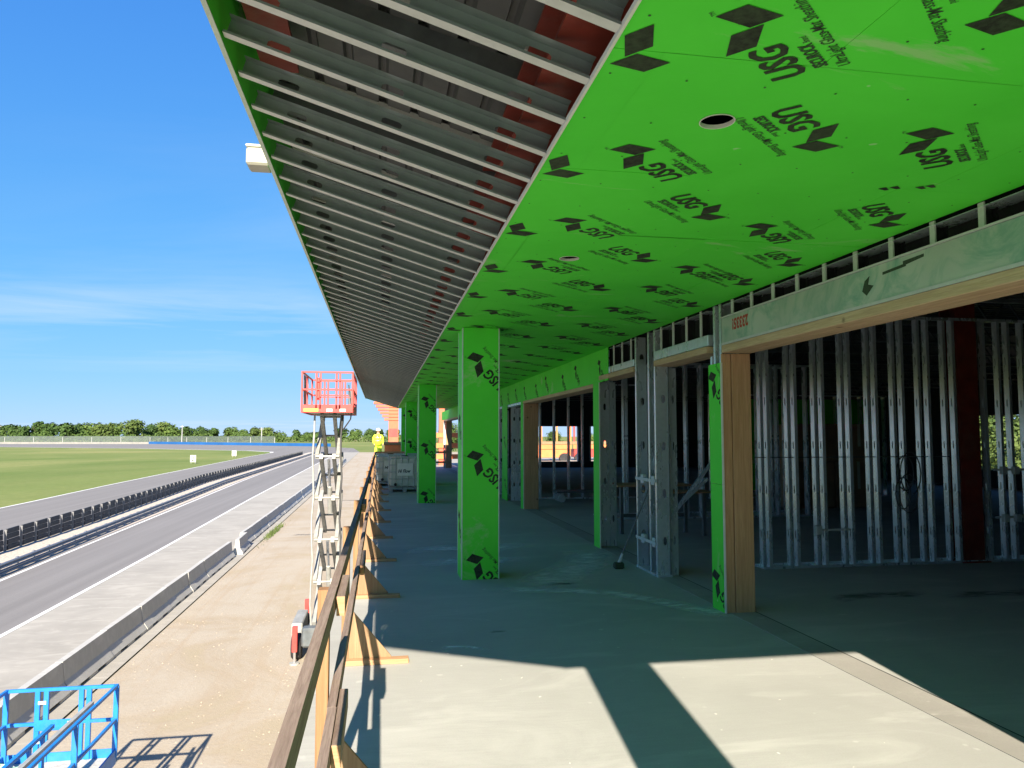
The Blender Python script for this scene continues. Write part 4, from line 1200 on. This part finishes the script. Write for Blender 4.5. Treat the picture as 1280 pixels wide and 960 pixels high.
# back wall x = 21 with windows
def wall_with_windows(mat, fixed, rng_, wins, z1=4.1, axis='x', t=.2):
    a0, a1 = rng_; a = a0
    def bx_(u0, u1, z0, z1_):
        if u1 - u0 < .01: return
        mb = MB()
        if axis == 'x': mb.box(fixed, fixed + t, u0, u1, z0, z1_)
        else: mb.box(u0, u1, fixed, fixed + t, z0, z1_)
        spart('wall_panel', mb, mat)
    for (w0, w1, z0, zt) in wins:
        bx_(a, w0, 0, z1); bx_(w0, w1, 0, z0); bx_(w0, w1, zt, z1)
        for u in (w0, w1):
            mb = MB()
            if axis == 'x': mb.box(fixed - .03, fixed + t + .01, u - .04, u + .04, z0, zt)
            else: mb.box(u - .04, u + .04, fixed - .03, fixed + t + .01, z0, zt)
            spart('window_frame', mb, M['galv_soft'])
        a = w1
    bx_(a, a1, 0, z1)
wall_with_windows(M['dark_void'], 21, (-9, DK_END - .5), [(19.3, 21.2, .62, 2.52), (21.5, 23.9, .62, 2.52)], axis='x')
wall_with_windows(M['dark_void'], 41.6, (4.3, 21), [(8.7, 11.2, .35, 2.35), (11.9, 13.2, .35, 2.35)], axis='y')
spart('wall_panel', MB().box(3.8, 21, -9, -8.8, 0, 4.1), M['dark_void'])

# interior stud walls
def stud_wall(name, label, x0, x1, Y, h, skip=(), pitch=0.41, dep=.15, mat='galv', rows=(0,), flip=1, xs=None):
    t = thing(name, label, 'stud wall', ((x0 + x1) / 2, Y, 0))
    me = cstud(h, .045, dep, True, flip).mesh('stud', M[mat])
    if xs is None:
        xs = []; x = x0
        while x < x1 + .01: xs.append(x); x += pitch
    for x in xs:
        if any(a < x < b for a, b in skip): continue
        for q in rows: link('stud', me, t, Vector((x + rng.uniform(-.008, .008), Y + q + dep / 2, 0.004)) - t.location)
    dep += rows[-1]
    mb = MB(); mb.box(x0 - .06, x1 + .06, Y - .004, Y + dep + .004, .001, .0035); mb.box(x0 - .06, x1 + .06, Y - .005, Y - .002, .001, .035); mb.box(x0 - .06, x1 + .06, Y + dep + .002, Y + dep + .005, .001, .035)
    mb.build('bottom_track', M[mat], t, world=True)
    mb = MB(); mb.box(x0 - .06, x1 + .06, Y - .005, Y - .002, h - .03, h + .01); mb.box(x0 - .06, x1 + .06, Y - .005, Y + dep + .005, h + .01, h + .014)
    mb.build('top_track', M[mat], t, world=True)
    return t
W1 = stud_wall('stud_wall', 'long bare steel stud wall seen through the large right opening', 5.19, 13.4, 9.45, 3.5, dep=.092, rows=(0, .178), flip=-1, xs=[5.225 + .418 * k for k in range(8)] + [8.66 + .418 * k for k in range(12)])
def w1part(name, mb, mat, smooth=False): return mb.build(name, mat, W1, world=True, smooth=smooth)
w1part('bridging_bar', MB().box(5.05, 8.1, 9.50, 9.515, 1.50, 1.512), M['dark_grey'])
w1part('electrical_box', MB().bbox(5.86, 5.95, 9.37, 9.44, .46, .58, .006), M['galv_soft'])
w1part('box_bracket', MB().box(5.95, 6.42, 9.432, 9.442, .50, .525), M['galv_soft'])
for z in (1.30, .62):
    w1part('box_bracket', MB().box(8.72, 9.7, 9.425, 9.440, z, z + .03), M['galv_soft'])
    for xx in (8.80, 9.0): w1part('electrical_box', MB().bbox(xx, xx + .09, 9.36, 9.424, z - .05, z + .06, .006), M['galv_soft'])
W2 = stud_wall('stud_wall', 'dim steel stud partition seen through the narrow door openings', 4.85, 9.6, 15.5, 3.4, flip=-1, rows=(0, .9), pitch=.36)
W3 = stud_wall('stud_wall', 'dim steel stud partition seen through the middle opening with the wooden jamb', 4.5, 7.9, 20.9, 3.3, pitch=.42, flip=-1)
W4 = stud_wall('stud_wall', 'dim stud row behind the stacked cardboard boxes', 9.4, 15.0, 20.2, 3.0, pitch=.8, flip=-1)
rc = thing('steel_column', 'dark red primed steel column standing in the bare stud wall', 'column', (8.38, 9.62, 0))
mb = MB(); mb.box(-.165, .165, -.16, -.145, 0, 4.0); mb.box(-.165, .165, .145, .16, 0, 4.0); mb.box(-.008, .008, -.144, .144, 0, 4.0)
mb.build('shaft', M['red_primer'], rc)
MB().box(-.22, .22, -.21, .21, 0, .02).build('base_plate', M['red_primer'], rc)

# cable coil hung on the studs
mb = MB()
for k in range(4):
    cx_, cz_ = 7.22 + k * .035, 1.0 + .28 * (k % 2); rr = .17 + .02 * k
    mb.tube([(cx_ + rr * math.cos(t * .45) * .7, 9.40 - .01 * k, cz_ + rr * math.sin(t * .45) * 1.3) for t in range(15)], .009, 5)
mb.tube([(7.3, 9.4, 1.5), (7.25, 9.39, 1.2), (7.33, 9.4, .9)], .009, 5)
tag(mb.build('cable_coil', M['cable']), 'loose coil of black cable hung on the bare studs', 'cable')

# cardboard boxes far back in the room
def carton(x0, x1, y0, y1, z0, h, label):
    t = thing('cardboard_box', label, 'box', ((x0 + x1) / 2, (y0 + y1) / 2, z0), 0, 'cardboard boxes in the dark room')
    MB().bbox(-(x1 - x0) / 2, (x1 - x0) / 2, -(y1 - y0) / 2, (y1 - y0) / 2, 0, h, .01).build('carton', M['cardboard'], t)
    MB().box(-.04, .04, -(y1 - y0) / 2 - .002, -(y1 - y0) / 2 + .01, h * .4, h + .002).build('tape', M['gypsum'], t)
carton(10.15, 11.3, 17.2, 18.3, 0, 1.15, 'brown cardboard box on the floor behind the bare studs, left one')
carton(11.34, 12.6, 17.2, 18.3, 0, 1.15, 'brown cardboard box on the floor behind the bare studs, right one')
carton(10.2, 11.5, 17.22, 18.25, 1.152, .95, 'brown cardboard box stacked on top of the left floor box')
carton(11.54, 12.5, 17.22, 18.25, 1.152, .95, 'brown cardboard box stacked on top of the right floor box')
gp = MB(); gp.box(10.5, 15.0, 20.55, 20.57, .2, 2.9)
tag(gp.build('sheathing_panel', M['board']), 'green sheathing panel leaning dimly behind the cardboard boxes', 'panel')

# long handled floor brush leaning on the studs
br = thing('floor_brush', 'long handled floor brush leaning against the stud group beside a doorway', 'broom', (3.22, 9.85, 0))
MB().tube([(0, 0, .11), (0.33, -.30, 1.13)], .013, 8).build('handle', M['dark_grey'], br)
MB().tube([(-.012, .01, .06), (.03, -.03, .21)], [.028, .018], 8).build('socket', M['galv_soft'], br)
MB().bbox(-.085, .055, -.05, .05, .0, .09, .02).build('brush_head', M['ink_green'], br)

# work table with tools inside the third opening
wt = thing('work_table', 'dim work table with dark tools on it inside the narrow doorway', 'table', (5.0, 13.6, 0))
MB().bbox(-.7, .75, -.35, .35, .86, .90, .006).build('table_top', M['pine_x'], wt)
for sx in (-.6, .65):
    for sy in (-.28, .28): MB().box(sx - .03, sx + .03, sy - .03, sy + .03, 0, .858).build('leg', M['dark_grey'], wt)
MB().box(-.57, .62, -.27, -.24, .30, .36).build('stretcher', M['dark_grey'], wt)
ts = thing('table_saw', 'black bench saw body hanging in the shadow under the work table', 'saw', (4.85, 13.15, 0))
MB().bbox(-.2, .2, -.12, .06, .42, .80, .03).build('body', M['black'], ts)
for sx in (-.18, .18): MB().beam((sx, -.05, .42), (sx * 1.5, -.1, 0), .035, .035).build('leg', M['black'], ts)
# drywall dolly in opening 4
dl = thing('push_dolly', 'low flat push dolly on small wheels inside the middle opening', 'cart', (5.35, 20.0, 0))
MB().bbox(-.65, .75, -.3, .3, .26, .31, .01).build('platform', M['dark_grey'], dl)
for sx in (-.5, .58):
    for sy in (-.22, .22):
        MB().tube([(sx, sy - .03, .11), (sx, sy + .03, .11)], .105, 12).build('wheel', M['galv_soft'], dl)
        MB().box(sx - .04, sx + .04, sy - .045, sy - .035, .11, .258).build('caster_fork', M['galv_soft'], dl)
# slanted braces inside opening 2
pb = thing('leaning_stud', 'spare steel studs leaning diagonally inside the second doorway', 'steel studs', (5.4, 12.2, 0))
MB().beam((-.55, 0, .35), (.35, .15, 1.35), .05, .05).build('stud', M['galv'], pb)
MB().beam((-.6, .2, .3), (.3, .25, 1.05), .05, .05).build('stud', M['galv'], pb)
MB().bbox(-.7, .5, .4, .9, .78, .81, .005).build('plank', M['pine_x'], pb)
for sx in (-.6, .4): MB().box(sx - .03, sx + .03, .6, .66, 0, .779).build('trestle_leg', M['dark_grey'], pb)

# ------------------------------------------------------------------ temporary timber guard railing on the deck edge
rl = thing('timber_railing', 'temporary timber guard railing with two rails and plywood braces along the deck edge', 'railing', (-0.2, 3.8, 0))
def rpart(name, mb, mat): return mb.build(name, mat, rl, world=True)
PY = [3.79 + 2.44 * k for k in range(-2, 14)]
cuts = [-1.2, 3.72, 8.6, 13.4, 18.3, 23.2, 28.1, 33.0, 36.2]
for a, b in zip(cuts, cuts[1:]):
    dx = rng.uniform(-.004, .004); dx2 = rng.uniform(-.004, .004)
    mb = MB(); mb.beam((-.211 + dx, a + .002, 1.038), (-.211 + dx2, b - .002, 1.038), .038, .089); rpart('top_rail', mb, M['old_y'])
cuts = [-1.0, 3.45, 7.6, 12.5, 17.4, 22.3, 27.2, 32.1, 36.2]
for a, b in zip(cuts, cuts[1:]):
    dx = rng.uniform(-.005, .005); dx2 = rng.uniform(-.005, .005)
    mb = MB(); mb.beam((-.197 + dx, a + .002, .566), (-.197 + dx2, b - .002, .566), .038, .089); rpart('mid_rail', mb, M['old_y'])
for y0, y1, x0, z1 in ((3.56, 4.10, -.191, 1.066), (8.25, 8.9, -.191, 1.07), (3.06, 3.72, -.176, .60), (7.15, 8.1, -.176, .60), (13.1, 13.7, -.191, 1.07), (12.2, 12.9, -.176, .60)):
    rpart('splice_block', MB().bbox(x0, x0 + .038, y0, y1, z1 - .089, z1, .003), M['old_y'])
    rpart('block_end', MB().box(x0 + .001, x0 + .037, y0 - .002, y0, z1 - .088, z1 - .001), M['pine_x'])
for Y in PY:
    rpart('post', MB().bbox(-.290, -.2335, Y - .045, Y + .045, .0, 1.055 + rng.uniform(-.01, .02), .003), M['pine_z'])
    rpart('sole_plate', MB().bbox(-.30, .25 + rng.uniform(-.02, .02), Y - .135, Y - .0465, .0, .038, .003), M['pine_x'])
    rpart('gusset', MB().prism([(-.232, .0395), (.105, .0395), (.09, .06), (-.195, .40), (-.232, .40)], 1, Y - .0645, Y - .0465), M['ply'])
# far end railing across the deck
for z in (1.06, .58): rpart('end_rail', MB().bbox(-.2, 3.4, 36.22, 36.26, z - .09, z, .003), M['pine_x'])

# loose chips on the deck
mb = MB(); r = random.Random(5)
for _ in range(60):
    x_, y_ = r.uniform(-.1, 3.3), r.uniform(2.6, 7.5); s_ = r.uniform(.0015, .0045)
    a = r.uniform(0, 3.14); c, q = math.cos(a), math.sin(a)
    l = s_ * r.uniform(1, 3.5)
    pts = [(x_ + c * l - q * s_, y_ + q * l + c * s_), (x_ - c * l - q * s_, y_ - q * l + c * s_), (x_ - c * l + q * s_, y_ - q * l - c * s_), (x_ + c * l + q * s_, y_ + q * l - c * s_)]
    mb.add([(u, v, .0008) for u, v in pts] + [(x_, y_, s_ * .9)], [(0, 1, 4), (1, 2, 4), (2, 3, 4), (3, 0, 4)])
tag(mb.build('gypsum_chips', M['cobble']), 'small pale chips scattered on the sunlit concrete deck', 'debris', kind='stuff')

# ------------------------------------------------------------------ bulk liquid tanks
def tote(x, y, rz, label):
    t = thing('bulk_tank', label, 'liquid tank', (x, y, 0), rz, 'white caged liquid tanks on the deck')
    MB().bbox(-.48, .48, -.56, .56, .17, 1.10, .05).build('tank', M['tank'], t)
    mb = MB()
    for k in range(6):
        u = -.5 + k * .2
        for yy in (-.58, .58): mb.tube([(u, yy, .16), (u, yy, 1.14)], .014, 5)
        v = -.58 + k * .232
        for xx in (-.5, .5): mb.tube([(xx, v, .16), (xx, v, 1.14)], .014, 5)
    for z in (.2, .42, .64, .86, 1.13):
        mb.tube([(-.5, -.58, z), (.5, -.58, z), (.5, .58, z), (-.5, .58, z), (-.5, -.58, z)], .016, 5)
    mb.build('cage', M['galv_soft'], t)
    MB().box(-.24, .26, -.60, -.593, .52, .92).build('label_plate', M['white'], t)
    mb = MB()
    tpx = text_polys("Hi Flow", .15, .004, .3); put_text(mb, tpx, (-.22, 0), 1, .8)
    o = mb.build('lettering', M['ink'], t); o.rotation_euler = (R(90), 0, 0); o.location = (0, -.602, .62)
    for yy in (-.5, 0, .5): MB().box(-.5, .5, yy - .05, yy + .05, .10, .15).build('pallet_board', M['post_grey'], t)
    for xx in (-.44, 0, .44): MB().box(xx - .06, xx + .06, -.56, .56, 0, .099).build('pallet_runner', M['post_grey'], t)
    MB().tube([(0, 0, 1.1), (0, 0, 1.16)], .11, 14).build('lid', M['black'], t)
    MB().tube([(-.3, -.55, .24), (-.3, -.66, .24)], .05, 8).build('valve', M['black'], t)
tote(.78, 25.0, 0, 'white caged liquid tank with a lettered label, nearest of the tanks by the railing')
tote(.36, 27.9, .02, 'white caged liquid tank half hidden behind the lettered tank, next to the railing')
tote(1.5, 28.1, -.03, 'white caged liquid tank mostly hidden behind the second green column')

# ------------------------------------------------------------------ scissor lifts
def tyre(mb, x0, x1, y, z, r):
    mb.tube([(x0, y, z), (x0 + (x1 - x0) * .15, y, z), (x0 + (x1 - x0) * .85, y, z), (x1, y, z)], [r * .86, r, r, r * .86], 18)
def scissor_lift(name, label, x, y, W, L, hp, paint, base_paint, stages, group, outriggers=True, gate=True):
    t = thing(name, label, 'scissor lift', (x, y, G), 0, group)
    P = lambda nm, mb, m, sm=False: mb.build(nm, M[m] if isinstance(m, str) else m, t, smooth=sm)
    bw = max(W, 1.4) + .1
    ch = P('chassis', MB().bbox(-bw / 2 + .25, bw / 2 - .25, -L / 2, L / 2, .38, .78, .03), base_paint)
    for sx in (-1, 1):
        P('side_box', MB().bbox(sx * (bw / 2 - .02) - .22, sx * (bw / 2 - .02) + .1, -L * .28, L * .28, .42, .92, .03), 'lift_grey')
        for sy in (-1, 1):
            mb = MB(); x0 = sx * bw / 2
            tyre(mb, x0 - .14, x0 + .14, sy * L * .38, .36, .36); w = P('wheel', mb, 'rubber')
            MB().tube([(x0 + sx * .1, sy * L * .38, .36), (x0 + sx * .15, sy * L * .38, .36)], .17, 12).build('rim', M['lift_grey'], w)
            if outriggers:
                xo = sx * (bw / 2 + .0)
                leg = P('outrigger', MB().bbox(xo - .07, xo + .07, sy * (L / 2 + .18) - .07, sy * (L / 2 + .18) + .07, .35, 1.05, .01), 'lift_red')
                MB().tube([(xo, sy * (L / 2 + .18), .04), (xo, sy * (L / 2 + .18), .40)], .035, 8).build('ram', M['chrome'], leg)
                MB().tube([(xo, sy * (L / 2 + .18), .0), (xo, sy * (L / 2 + .18), .05)], .14, 12).build('foot_pad', M['lift_grey'], leg)
    # engine block facing the camera end
    P('engine_cover', MB().bbox(-bw / 2 + .18, bw / 2 - .22, -L / 2 - .22, -L / 2 + .2, .45, .98, .05), 'dark_grey')
    # arms
    z0 = .92; z1 = hp - .16; sh_ = (z1 - z0) / stages
    half = .5 * math.sqrt(max(.05, (L * .80) ** 2 - sh_ ** 2))
    for k in range(stages):
        a, b = z0 + k * sh_, z0 + (k + 1) * sh_
        for sx in (-1, 1):
            P('scissor_arm', MB().beam((sx * .30, -half, a), (sx * .30, half, b), .105, .17), 'lift_grey')
            P('scissor_arm', MB().beam((sx * .185, half, a), (sx * .185, -half, b), .10, .17), 'lift_grey')
        for yy, z in ((-half, b), (half, b), (0, (a + b) / 2)):
            P('pin', MB().tube([(-.34, yy, z), (.34, yy, z)], .03, 8), 'lift_grey')
    if stages > 2:
        for k in range(1, stages, 2):
            a, b = z0 + (k - .5) * sh_, z0 + (k + .9) * sh_
            P('cylinder', MB().tube([(0, half * .5, a), (0, half * .1, (a + b) / 2)], .075, 10), 'lift_grey')
            P('piston', MB().tube([(0, half * .1, (a + b) / 2), (0, -half * .45, b)], .042, 10), 'chrome')
        for sx in (-1, 1):
            pts = []
            for k in range(stages * 2 + 1):
                z = z0 + k * sh_ / 2
                pts.append((sx * (.40 + .025 * math.sin(k * 1.9 + sx)), -half - .06, z))
            P('hose', MB().tube(pts, .028, 6), 'lift_grey' if sx < 0 else 'cable')
    # platform
    P('platform_floor', MB().box(-W / 2, W / 2, -L / 2, L / 2, hp - .06, hp), 'floor_ply')
    for x0, x1, y0, y1 in ((-W / 2 - .02, W / 2 + .02, -L / 2 - .03, -L / 2 - .001), (-W / 2 - .02, W / 2 + .02, L / 2 + .001, L / 2 + .03),
                           (-W / 2 - .03, -W / 2 - .001, -L / 2, L / 2), (W / 2 + .001, W / 2 + .03, -L / 2, L / 2)):
        P('toe_board', MB().bbox(x0, x1, y0, y1, hp - .10, hp + .13, .006), paint)
    H = 1.1
    pw = .036 if paint == 'lift_blue' else .025
    def post(px, py, two=False):
        P('rail_post', MB().bbox(px - pw, px + pw, py - .025, py + .025, hp, hp + H - .02, .005), paint)
    for sx in (-1, 1):
        for q in range(3):
            post(sx * (W / 2 + .005), -L / 2 + q * L / 2)
    for sy in (-1, 1):
        for fx in (-.22, -.14, .18, .25): post(fx * W, sy * (L / 2 + .005))
    for z in (H - .02, H * .52):
        for sx in (-1, 1):
            P('rail', MB().bbox(sx * (W / 2 + .005) - .024, sx * (W / 2 + .005) + .024, -L / 2 - .03, L / 2 + .03, hp + z - .025, hp + z + .025, .006), paint)
        for sy in (-1, 1):
            P('rail', MB().bbox(-W / 2 + .022, W / 2 - .022, sy * (L / 2 + .005) - .024, sy * (L / 2 + .005) + .024, hp + z - .025, hp + z + .025, .006), paint)
    return t, P
LG = 'scissor lifts on the dirt yard'
t, P = scissor_lift('scissor_lift', 'red scissor lift raised high with its red cage against the sky', -1.55, 23.9, 1.43, 3.2, 7.18, 'lift_red', 'dark_grey', 5, LG)
for z in (.33, .80): P('rail', MB().box(-.30, .67, -1.63, -1.60, 7.18 + z, 7.18 + z + .03), 'lift_red')
P('control_box', MB().bbox(-.34, -.22, -1.58, -1.42, 7.45, 8.10, .02), 'lift_red')
P('control_box', MB().bbox(.52, .70, .2, .9, 7.25, 7.85, .02), 'dark_grey')
P('sticker', MB().box(-.66, -.25, -1.637, -1.632, 7.11, 7.20), 'yellow')
for a in (-.02, .36): P('sticker', MB().box(a, a + .17, -1.637, -1.632, 7.11, 7.19), 'white')
P('mesh_gate', MB().box(-.712, -.70, -1.2, -.5, 7.3, 8.2), 'dark_grey')
P('cable', MB().tube([(.60, -1.55, 7.9), (.66, -1.62, 7.5), (.70, -1.6, 7.15), (.66, -1.3, 6.9), (.45, -1.1, 6.6)], .02, 6), 'cable')
BLX = -4.79
t, P = scissor_lift('scissor_lift', 'blue scissor lift with low blue cage parked by the concrete barriers', BLX, 12.8 - 1.6, 1.55, 3.2, 1.43, 'lift_blue', 'dark_grey', 2, LG, outriggers=False)
P('gate_panel', MB().bbox(-.36, .20, 1.575, 1.596, 1.90, 2.06, .006), 'lift_blue')
P('sticker', MB().box(.10, .20, 1.568, 1.574, 1.93, 2.03), 'white')
for yy in (-.3, .1): P('rail_post', MB().box(.30, .35, yy, yy + .06, 1.43, 2.35), 'lift_blue')
P('rail', MB().beam((.325, -1.3, 2.36), (.325, .45, 2.36), .05, .05), 'lift_blue')
for px_, z_ in ((-.28 + .03, 2.30), (-.28 + .03, 1.72), (.33, 2.1)): P('tape', MB().box(px_ - .07, px_ + .04, 1.565, 1.572, z_, z_ + .05), 'white')
P('extension_rail', MB().beam((.60, -1.6, 2.42), (.60, 1.1, 2.42), .06, .07), 'lift_grey')
# rags and bags in the blue cage
rg = thing('rag_bag', 'bag of green and white rags lying in the blue lift cage', 'bag', (-5.35, 12.15, G + 1.432))
for k, (m, dx, dy, s_) in enumerate((('rag', 0, 0, .17), ('white', .13, .1, .11), ('rag', .2, -.05, .13), ('lift_red', -.12, -.12, .09), ('white', .03, -.18, .12))):
    mb = MB(); r = random.Random(60 + k); n, mm = 9, 6; vs = []
    for i_ in range(mm + 1):
        ph = math.pi * i_ / mm
        for j_ in range(n):
            th = 2 * math.pi * j_ / n; q = s_ * r.uniform(.7, 1.2)
            vs.append((dx + q * math.sin(ph) * math.cos(th), dy + q * math.sin(ph) * math.sin(th), s_ * .8 + q * .8 * math.cos(ph)))
    mb.add(vs, [(i_ * n + j_, i_ * n + (j_ + 1) % n, (i_ + 1) * n + (j_ + 1) % n, (i_ + 1) * n + j_) for i_ in range(mm) for j_ in range(n)])
    mb.build('rag', M[m], rg)

# ------------------------------------------------------------------ far end of the deck: worker, red steel frame, materials
st = thing('lumber_stack', 'stack of pale lumber and boards at the far end of the deck', 'lumber stack', (.45, 40.5, 0))
for k in range(5):
    for q in range(5):
        MB().bbox(-.85 + q * .36, -.85 + q * .36 + .33, -1.2 + rng.uniform(-.1, .1), 1.2, k * .14, k * .14 + .125, .008).build('plank', M['ply' if (k + q) % 3 else 'pine_x'], st)
bx_ = thing('material_crate', 'orange and tan crate of steel parts on the far lumber stack', 'crate', (.75, 40.3, .70))
MB().bbox(-.55, .65, -.5, .5, 0, .62, .02).build('crate_body', M['orange_mesh'], bx_)
MB().bbox(-.6, .7, -.54, .54, .622, .78, .02).build('crate_lid', M['ply'], bx_)
sf = thing('steel_frame', 'tall orange primed steel frame with a tapered arm beyond the end of the canopy', 'steel frame', (.75, 46.5, G))
zf = -G
MB().box(-.28, .3, -.25, .25, 0, zf + 3.9).build('column', M['orange_primer'], sf)
for k in range(6):
    z = zf + 2.75 + k * .20; e = -.55 - k * .13
    MB().bbox(e, .3, -.3, .3, z, z + .15, .01).build('arm_plate', M['orange_primer'], sf)
MB().box(-.25, .27, -.265, -.251, zf + 1.75, zf + 2.25).build('sign_plate', M['lift_red'], sf)
sf2 = thing('steel_frame', 'orange primed steel post and rails beyond the far end, seen between two green columns', 'steel frame', (3.85, 47.5, G))
MB().box(-.22, .22, -.2, .2, 0, zf + 3.9).build('column', M['orange_primer'], sf2)
for z in (.35, 1.05, 1.7): MB().box(-1.2, 1.6, -.26, -.21, zf + z, zf + z + .3).build('rail', M['orange_mesh'], sf2)
# things that show through the far windows
for k, (x_, c, lab) in enumerate(((12.4, 'orange_mesh', 'orange machine cage outside the far window, left one'), (16.4, 'lift_red', 'red machine cage outside the far window, right one'))):
    q = thing('lift_cage', lab, 'lift', (x_, 55 + k, -0.05)); q.scale = (1.5, 1, 1.15)
    MB().box(-1.25, 1.15, -.56, -.551, .76, 1.04).build('net', M['orange_mesh'], q)
    MB().bbox(-1.2, 1.1, -.5, .5, .2, .75, .02).build('chassis', M[c], q)
    MB().bbox(-1.3, 1.2, -.55, .55, 1.05, 1.25, .02).build('platform', M['ply'], q)
    for sx in (-1.2, -.4, .4, 1.1): MB().box(sx - .04, sx + .04, -.54, -.46, 1.25, 2.4).build('rail_post', M[c], q)
    MB().box(-1.25, 1.15, -.54, -.46, 2.4, 2.5).build('rail', M[c], q)
    for sx in (-.9, .8):
        mb = MB(); mb.tube([(sx, -.6, .2), (sx, -.4, .2)], .3, 14); mb.build('wheel', M['rubber'], q)
struct(MB().box(-.5, 26, DK_END + .01, 70, -.35, -.05).build('far_deck', M['apron']))

# the worker in the high visibility jacket
def worker(x, y, z0, label):
    t = thing('person', label, 'person', (x, y, z0), R(15))
    me = bpy.data.meshes.new('body')
    V = [(0, 0, .92), (0, .01, 1.15), (0, .0, 1.40), (0, -.01, 1.50), (0, -.03, 1.62), (0, -.02, 1.72),
         (-.10, 0, .88), (-.12, -.03, .48), (-.12, .02, .08), (-.12, -.12, .04), (.10, 0, .88), (.13, .02, .48), (.13, .05, .08), (.13, -.09, .04),
         (-.19, 0, 1.40), (-.27, .02, 1.13), (-.25, -.14, .92), (-.245, -.19, .84), (.19, 0, 1.40), (.27, .02, 1.13), (.25, -.14, .92), (.245, -.19, .84)]
    E_ = [(0, 1), (1, 2), (2, 3), (3, 4), (4, 5), (0, 6), (6, 7), (7, 8), (8, 9), (0, 10), (10, 11), (11, 12), (12, 13), (2, 14), (14, 15), (15, 16), (16, 17), (2, 18), (18, 19), (19, 20), (20, 21)]
    rad = [.15, .14, .16, .06, .095, .08, .095, .065, .045, .035, .095, .065, .045, .035, .065, .05, .038, .03, .065, .05, .038, .03]
    me.from_pydata(V, E_, []); me.materials.append(M['skin'])
    o = link('body', me, t)
    md = o.modifiers.new('skin', 'SKIN')
    for i_, sv in enumerate(me.skin_vertices[0].data):
        sv.radius = (rad[i_], rad[i_] * .85); sv.use_root = (i_ == 0)
    s2 = o.modifiers.new('sub', 'SUBSURF'); s2.levels = 1; s2.render_levels = 1
    jk = MB(); jk.tube([(0, .0, .84), (0, .01, 1.1), (0, 0, 1.38), (0, 0, 1.50)], [.20, .20, .22, .09], 12)
    for s_ in (-1, 1): jk.tube([(s_ * .15, 0, 1.42), (s_ * .24, .01, 1.28), (s_ * .28, .02, 1.12), (s_ * .255, -.13, .93)], [.09, .085, .075, .06], 10)
    jk.build('jacket', M['hiviz'], t, smooth=True)
    sr = MB(); sr.tube([(0, .005, 1.08), (0, .005, 1.13)], [.208, .209], 12); sr.tube([(0, .0, 1.26), (0, .0, 1.30)], [.217, .219], 12)
    for s_ in (-1, 1): sr.beam((s_ * .1, .205, 1.13), (s_ * .1, .19, 1.42), .045, .01, (0, 1, 0)); sr.beam((s_ * .1, -.215, 1.13), (s_ * .1, -.2, 1.42), .045, .01, (0, 1, 0))
    sr.build('reflective_stripe', M['chrome'], t, smooth=True)
    tr = MB()
    for s_ in (-1, 1): tr.tube([(s_ * .09, 0, .95), (s_ * .12, -.01, .5), (s_ * .125, .03, .08)], [.125, .095, .075], 10)
    tr.build('trousers', M['hiviz'], t, smooth=True)
    bt = MB()
    for s_ in (-1, 1): bt.bbox(s_ * .125 - .05, s_ * .125 + .05, -.17, .1, 0, .1, .02)
    bt.build('boots', M['black'], t)
    hh = MB(); hh.tube([(0, -.03, 1.68), (0, -.03, 1.72), (0, -.03, 1.79), (0, -.03, 1.83)], [.155, .13, .11, .04], 14)
    hh.build('hard_hat', M['white'], t, smooth=True)
    fc = MB(); fc.tube([(0, -.115, 1.62), (0, -.145, 1.60)], [.02, .012], 6)
    for s_ in (-1, 1): fc.bbox(s_ * .035 - .012, s_ * .035 + .012, -.125, -.112, 1.645, 1.658, .003)
    fc.build('face', M['skin'], t)
worker(-.15, 43.3, 0.42, 'worker in yellow high visibility jacket and white hard hat at the far deck end')
pl = thing('low_platform', 'low wooden platform under the worker at the far deck end', 'platform', (-.1, 43.3, 0))
MB().bbox(-.38, .5, -.5, .5, .36, .42, .006).build('top_board', M['ply'], pl)
for sx in (-.3, .4): MB().box(sx - .05, sx + .05, -.45, .45, 0, .359).build('bearer', M['pine_x'], pl)
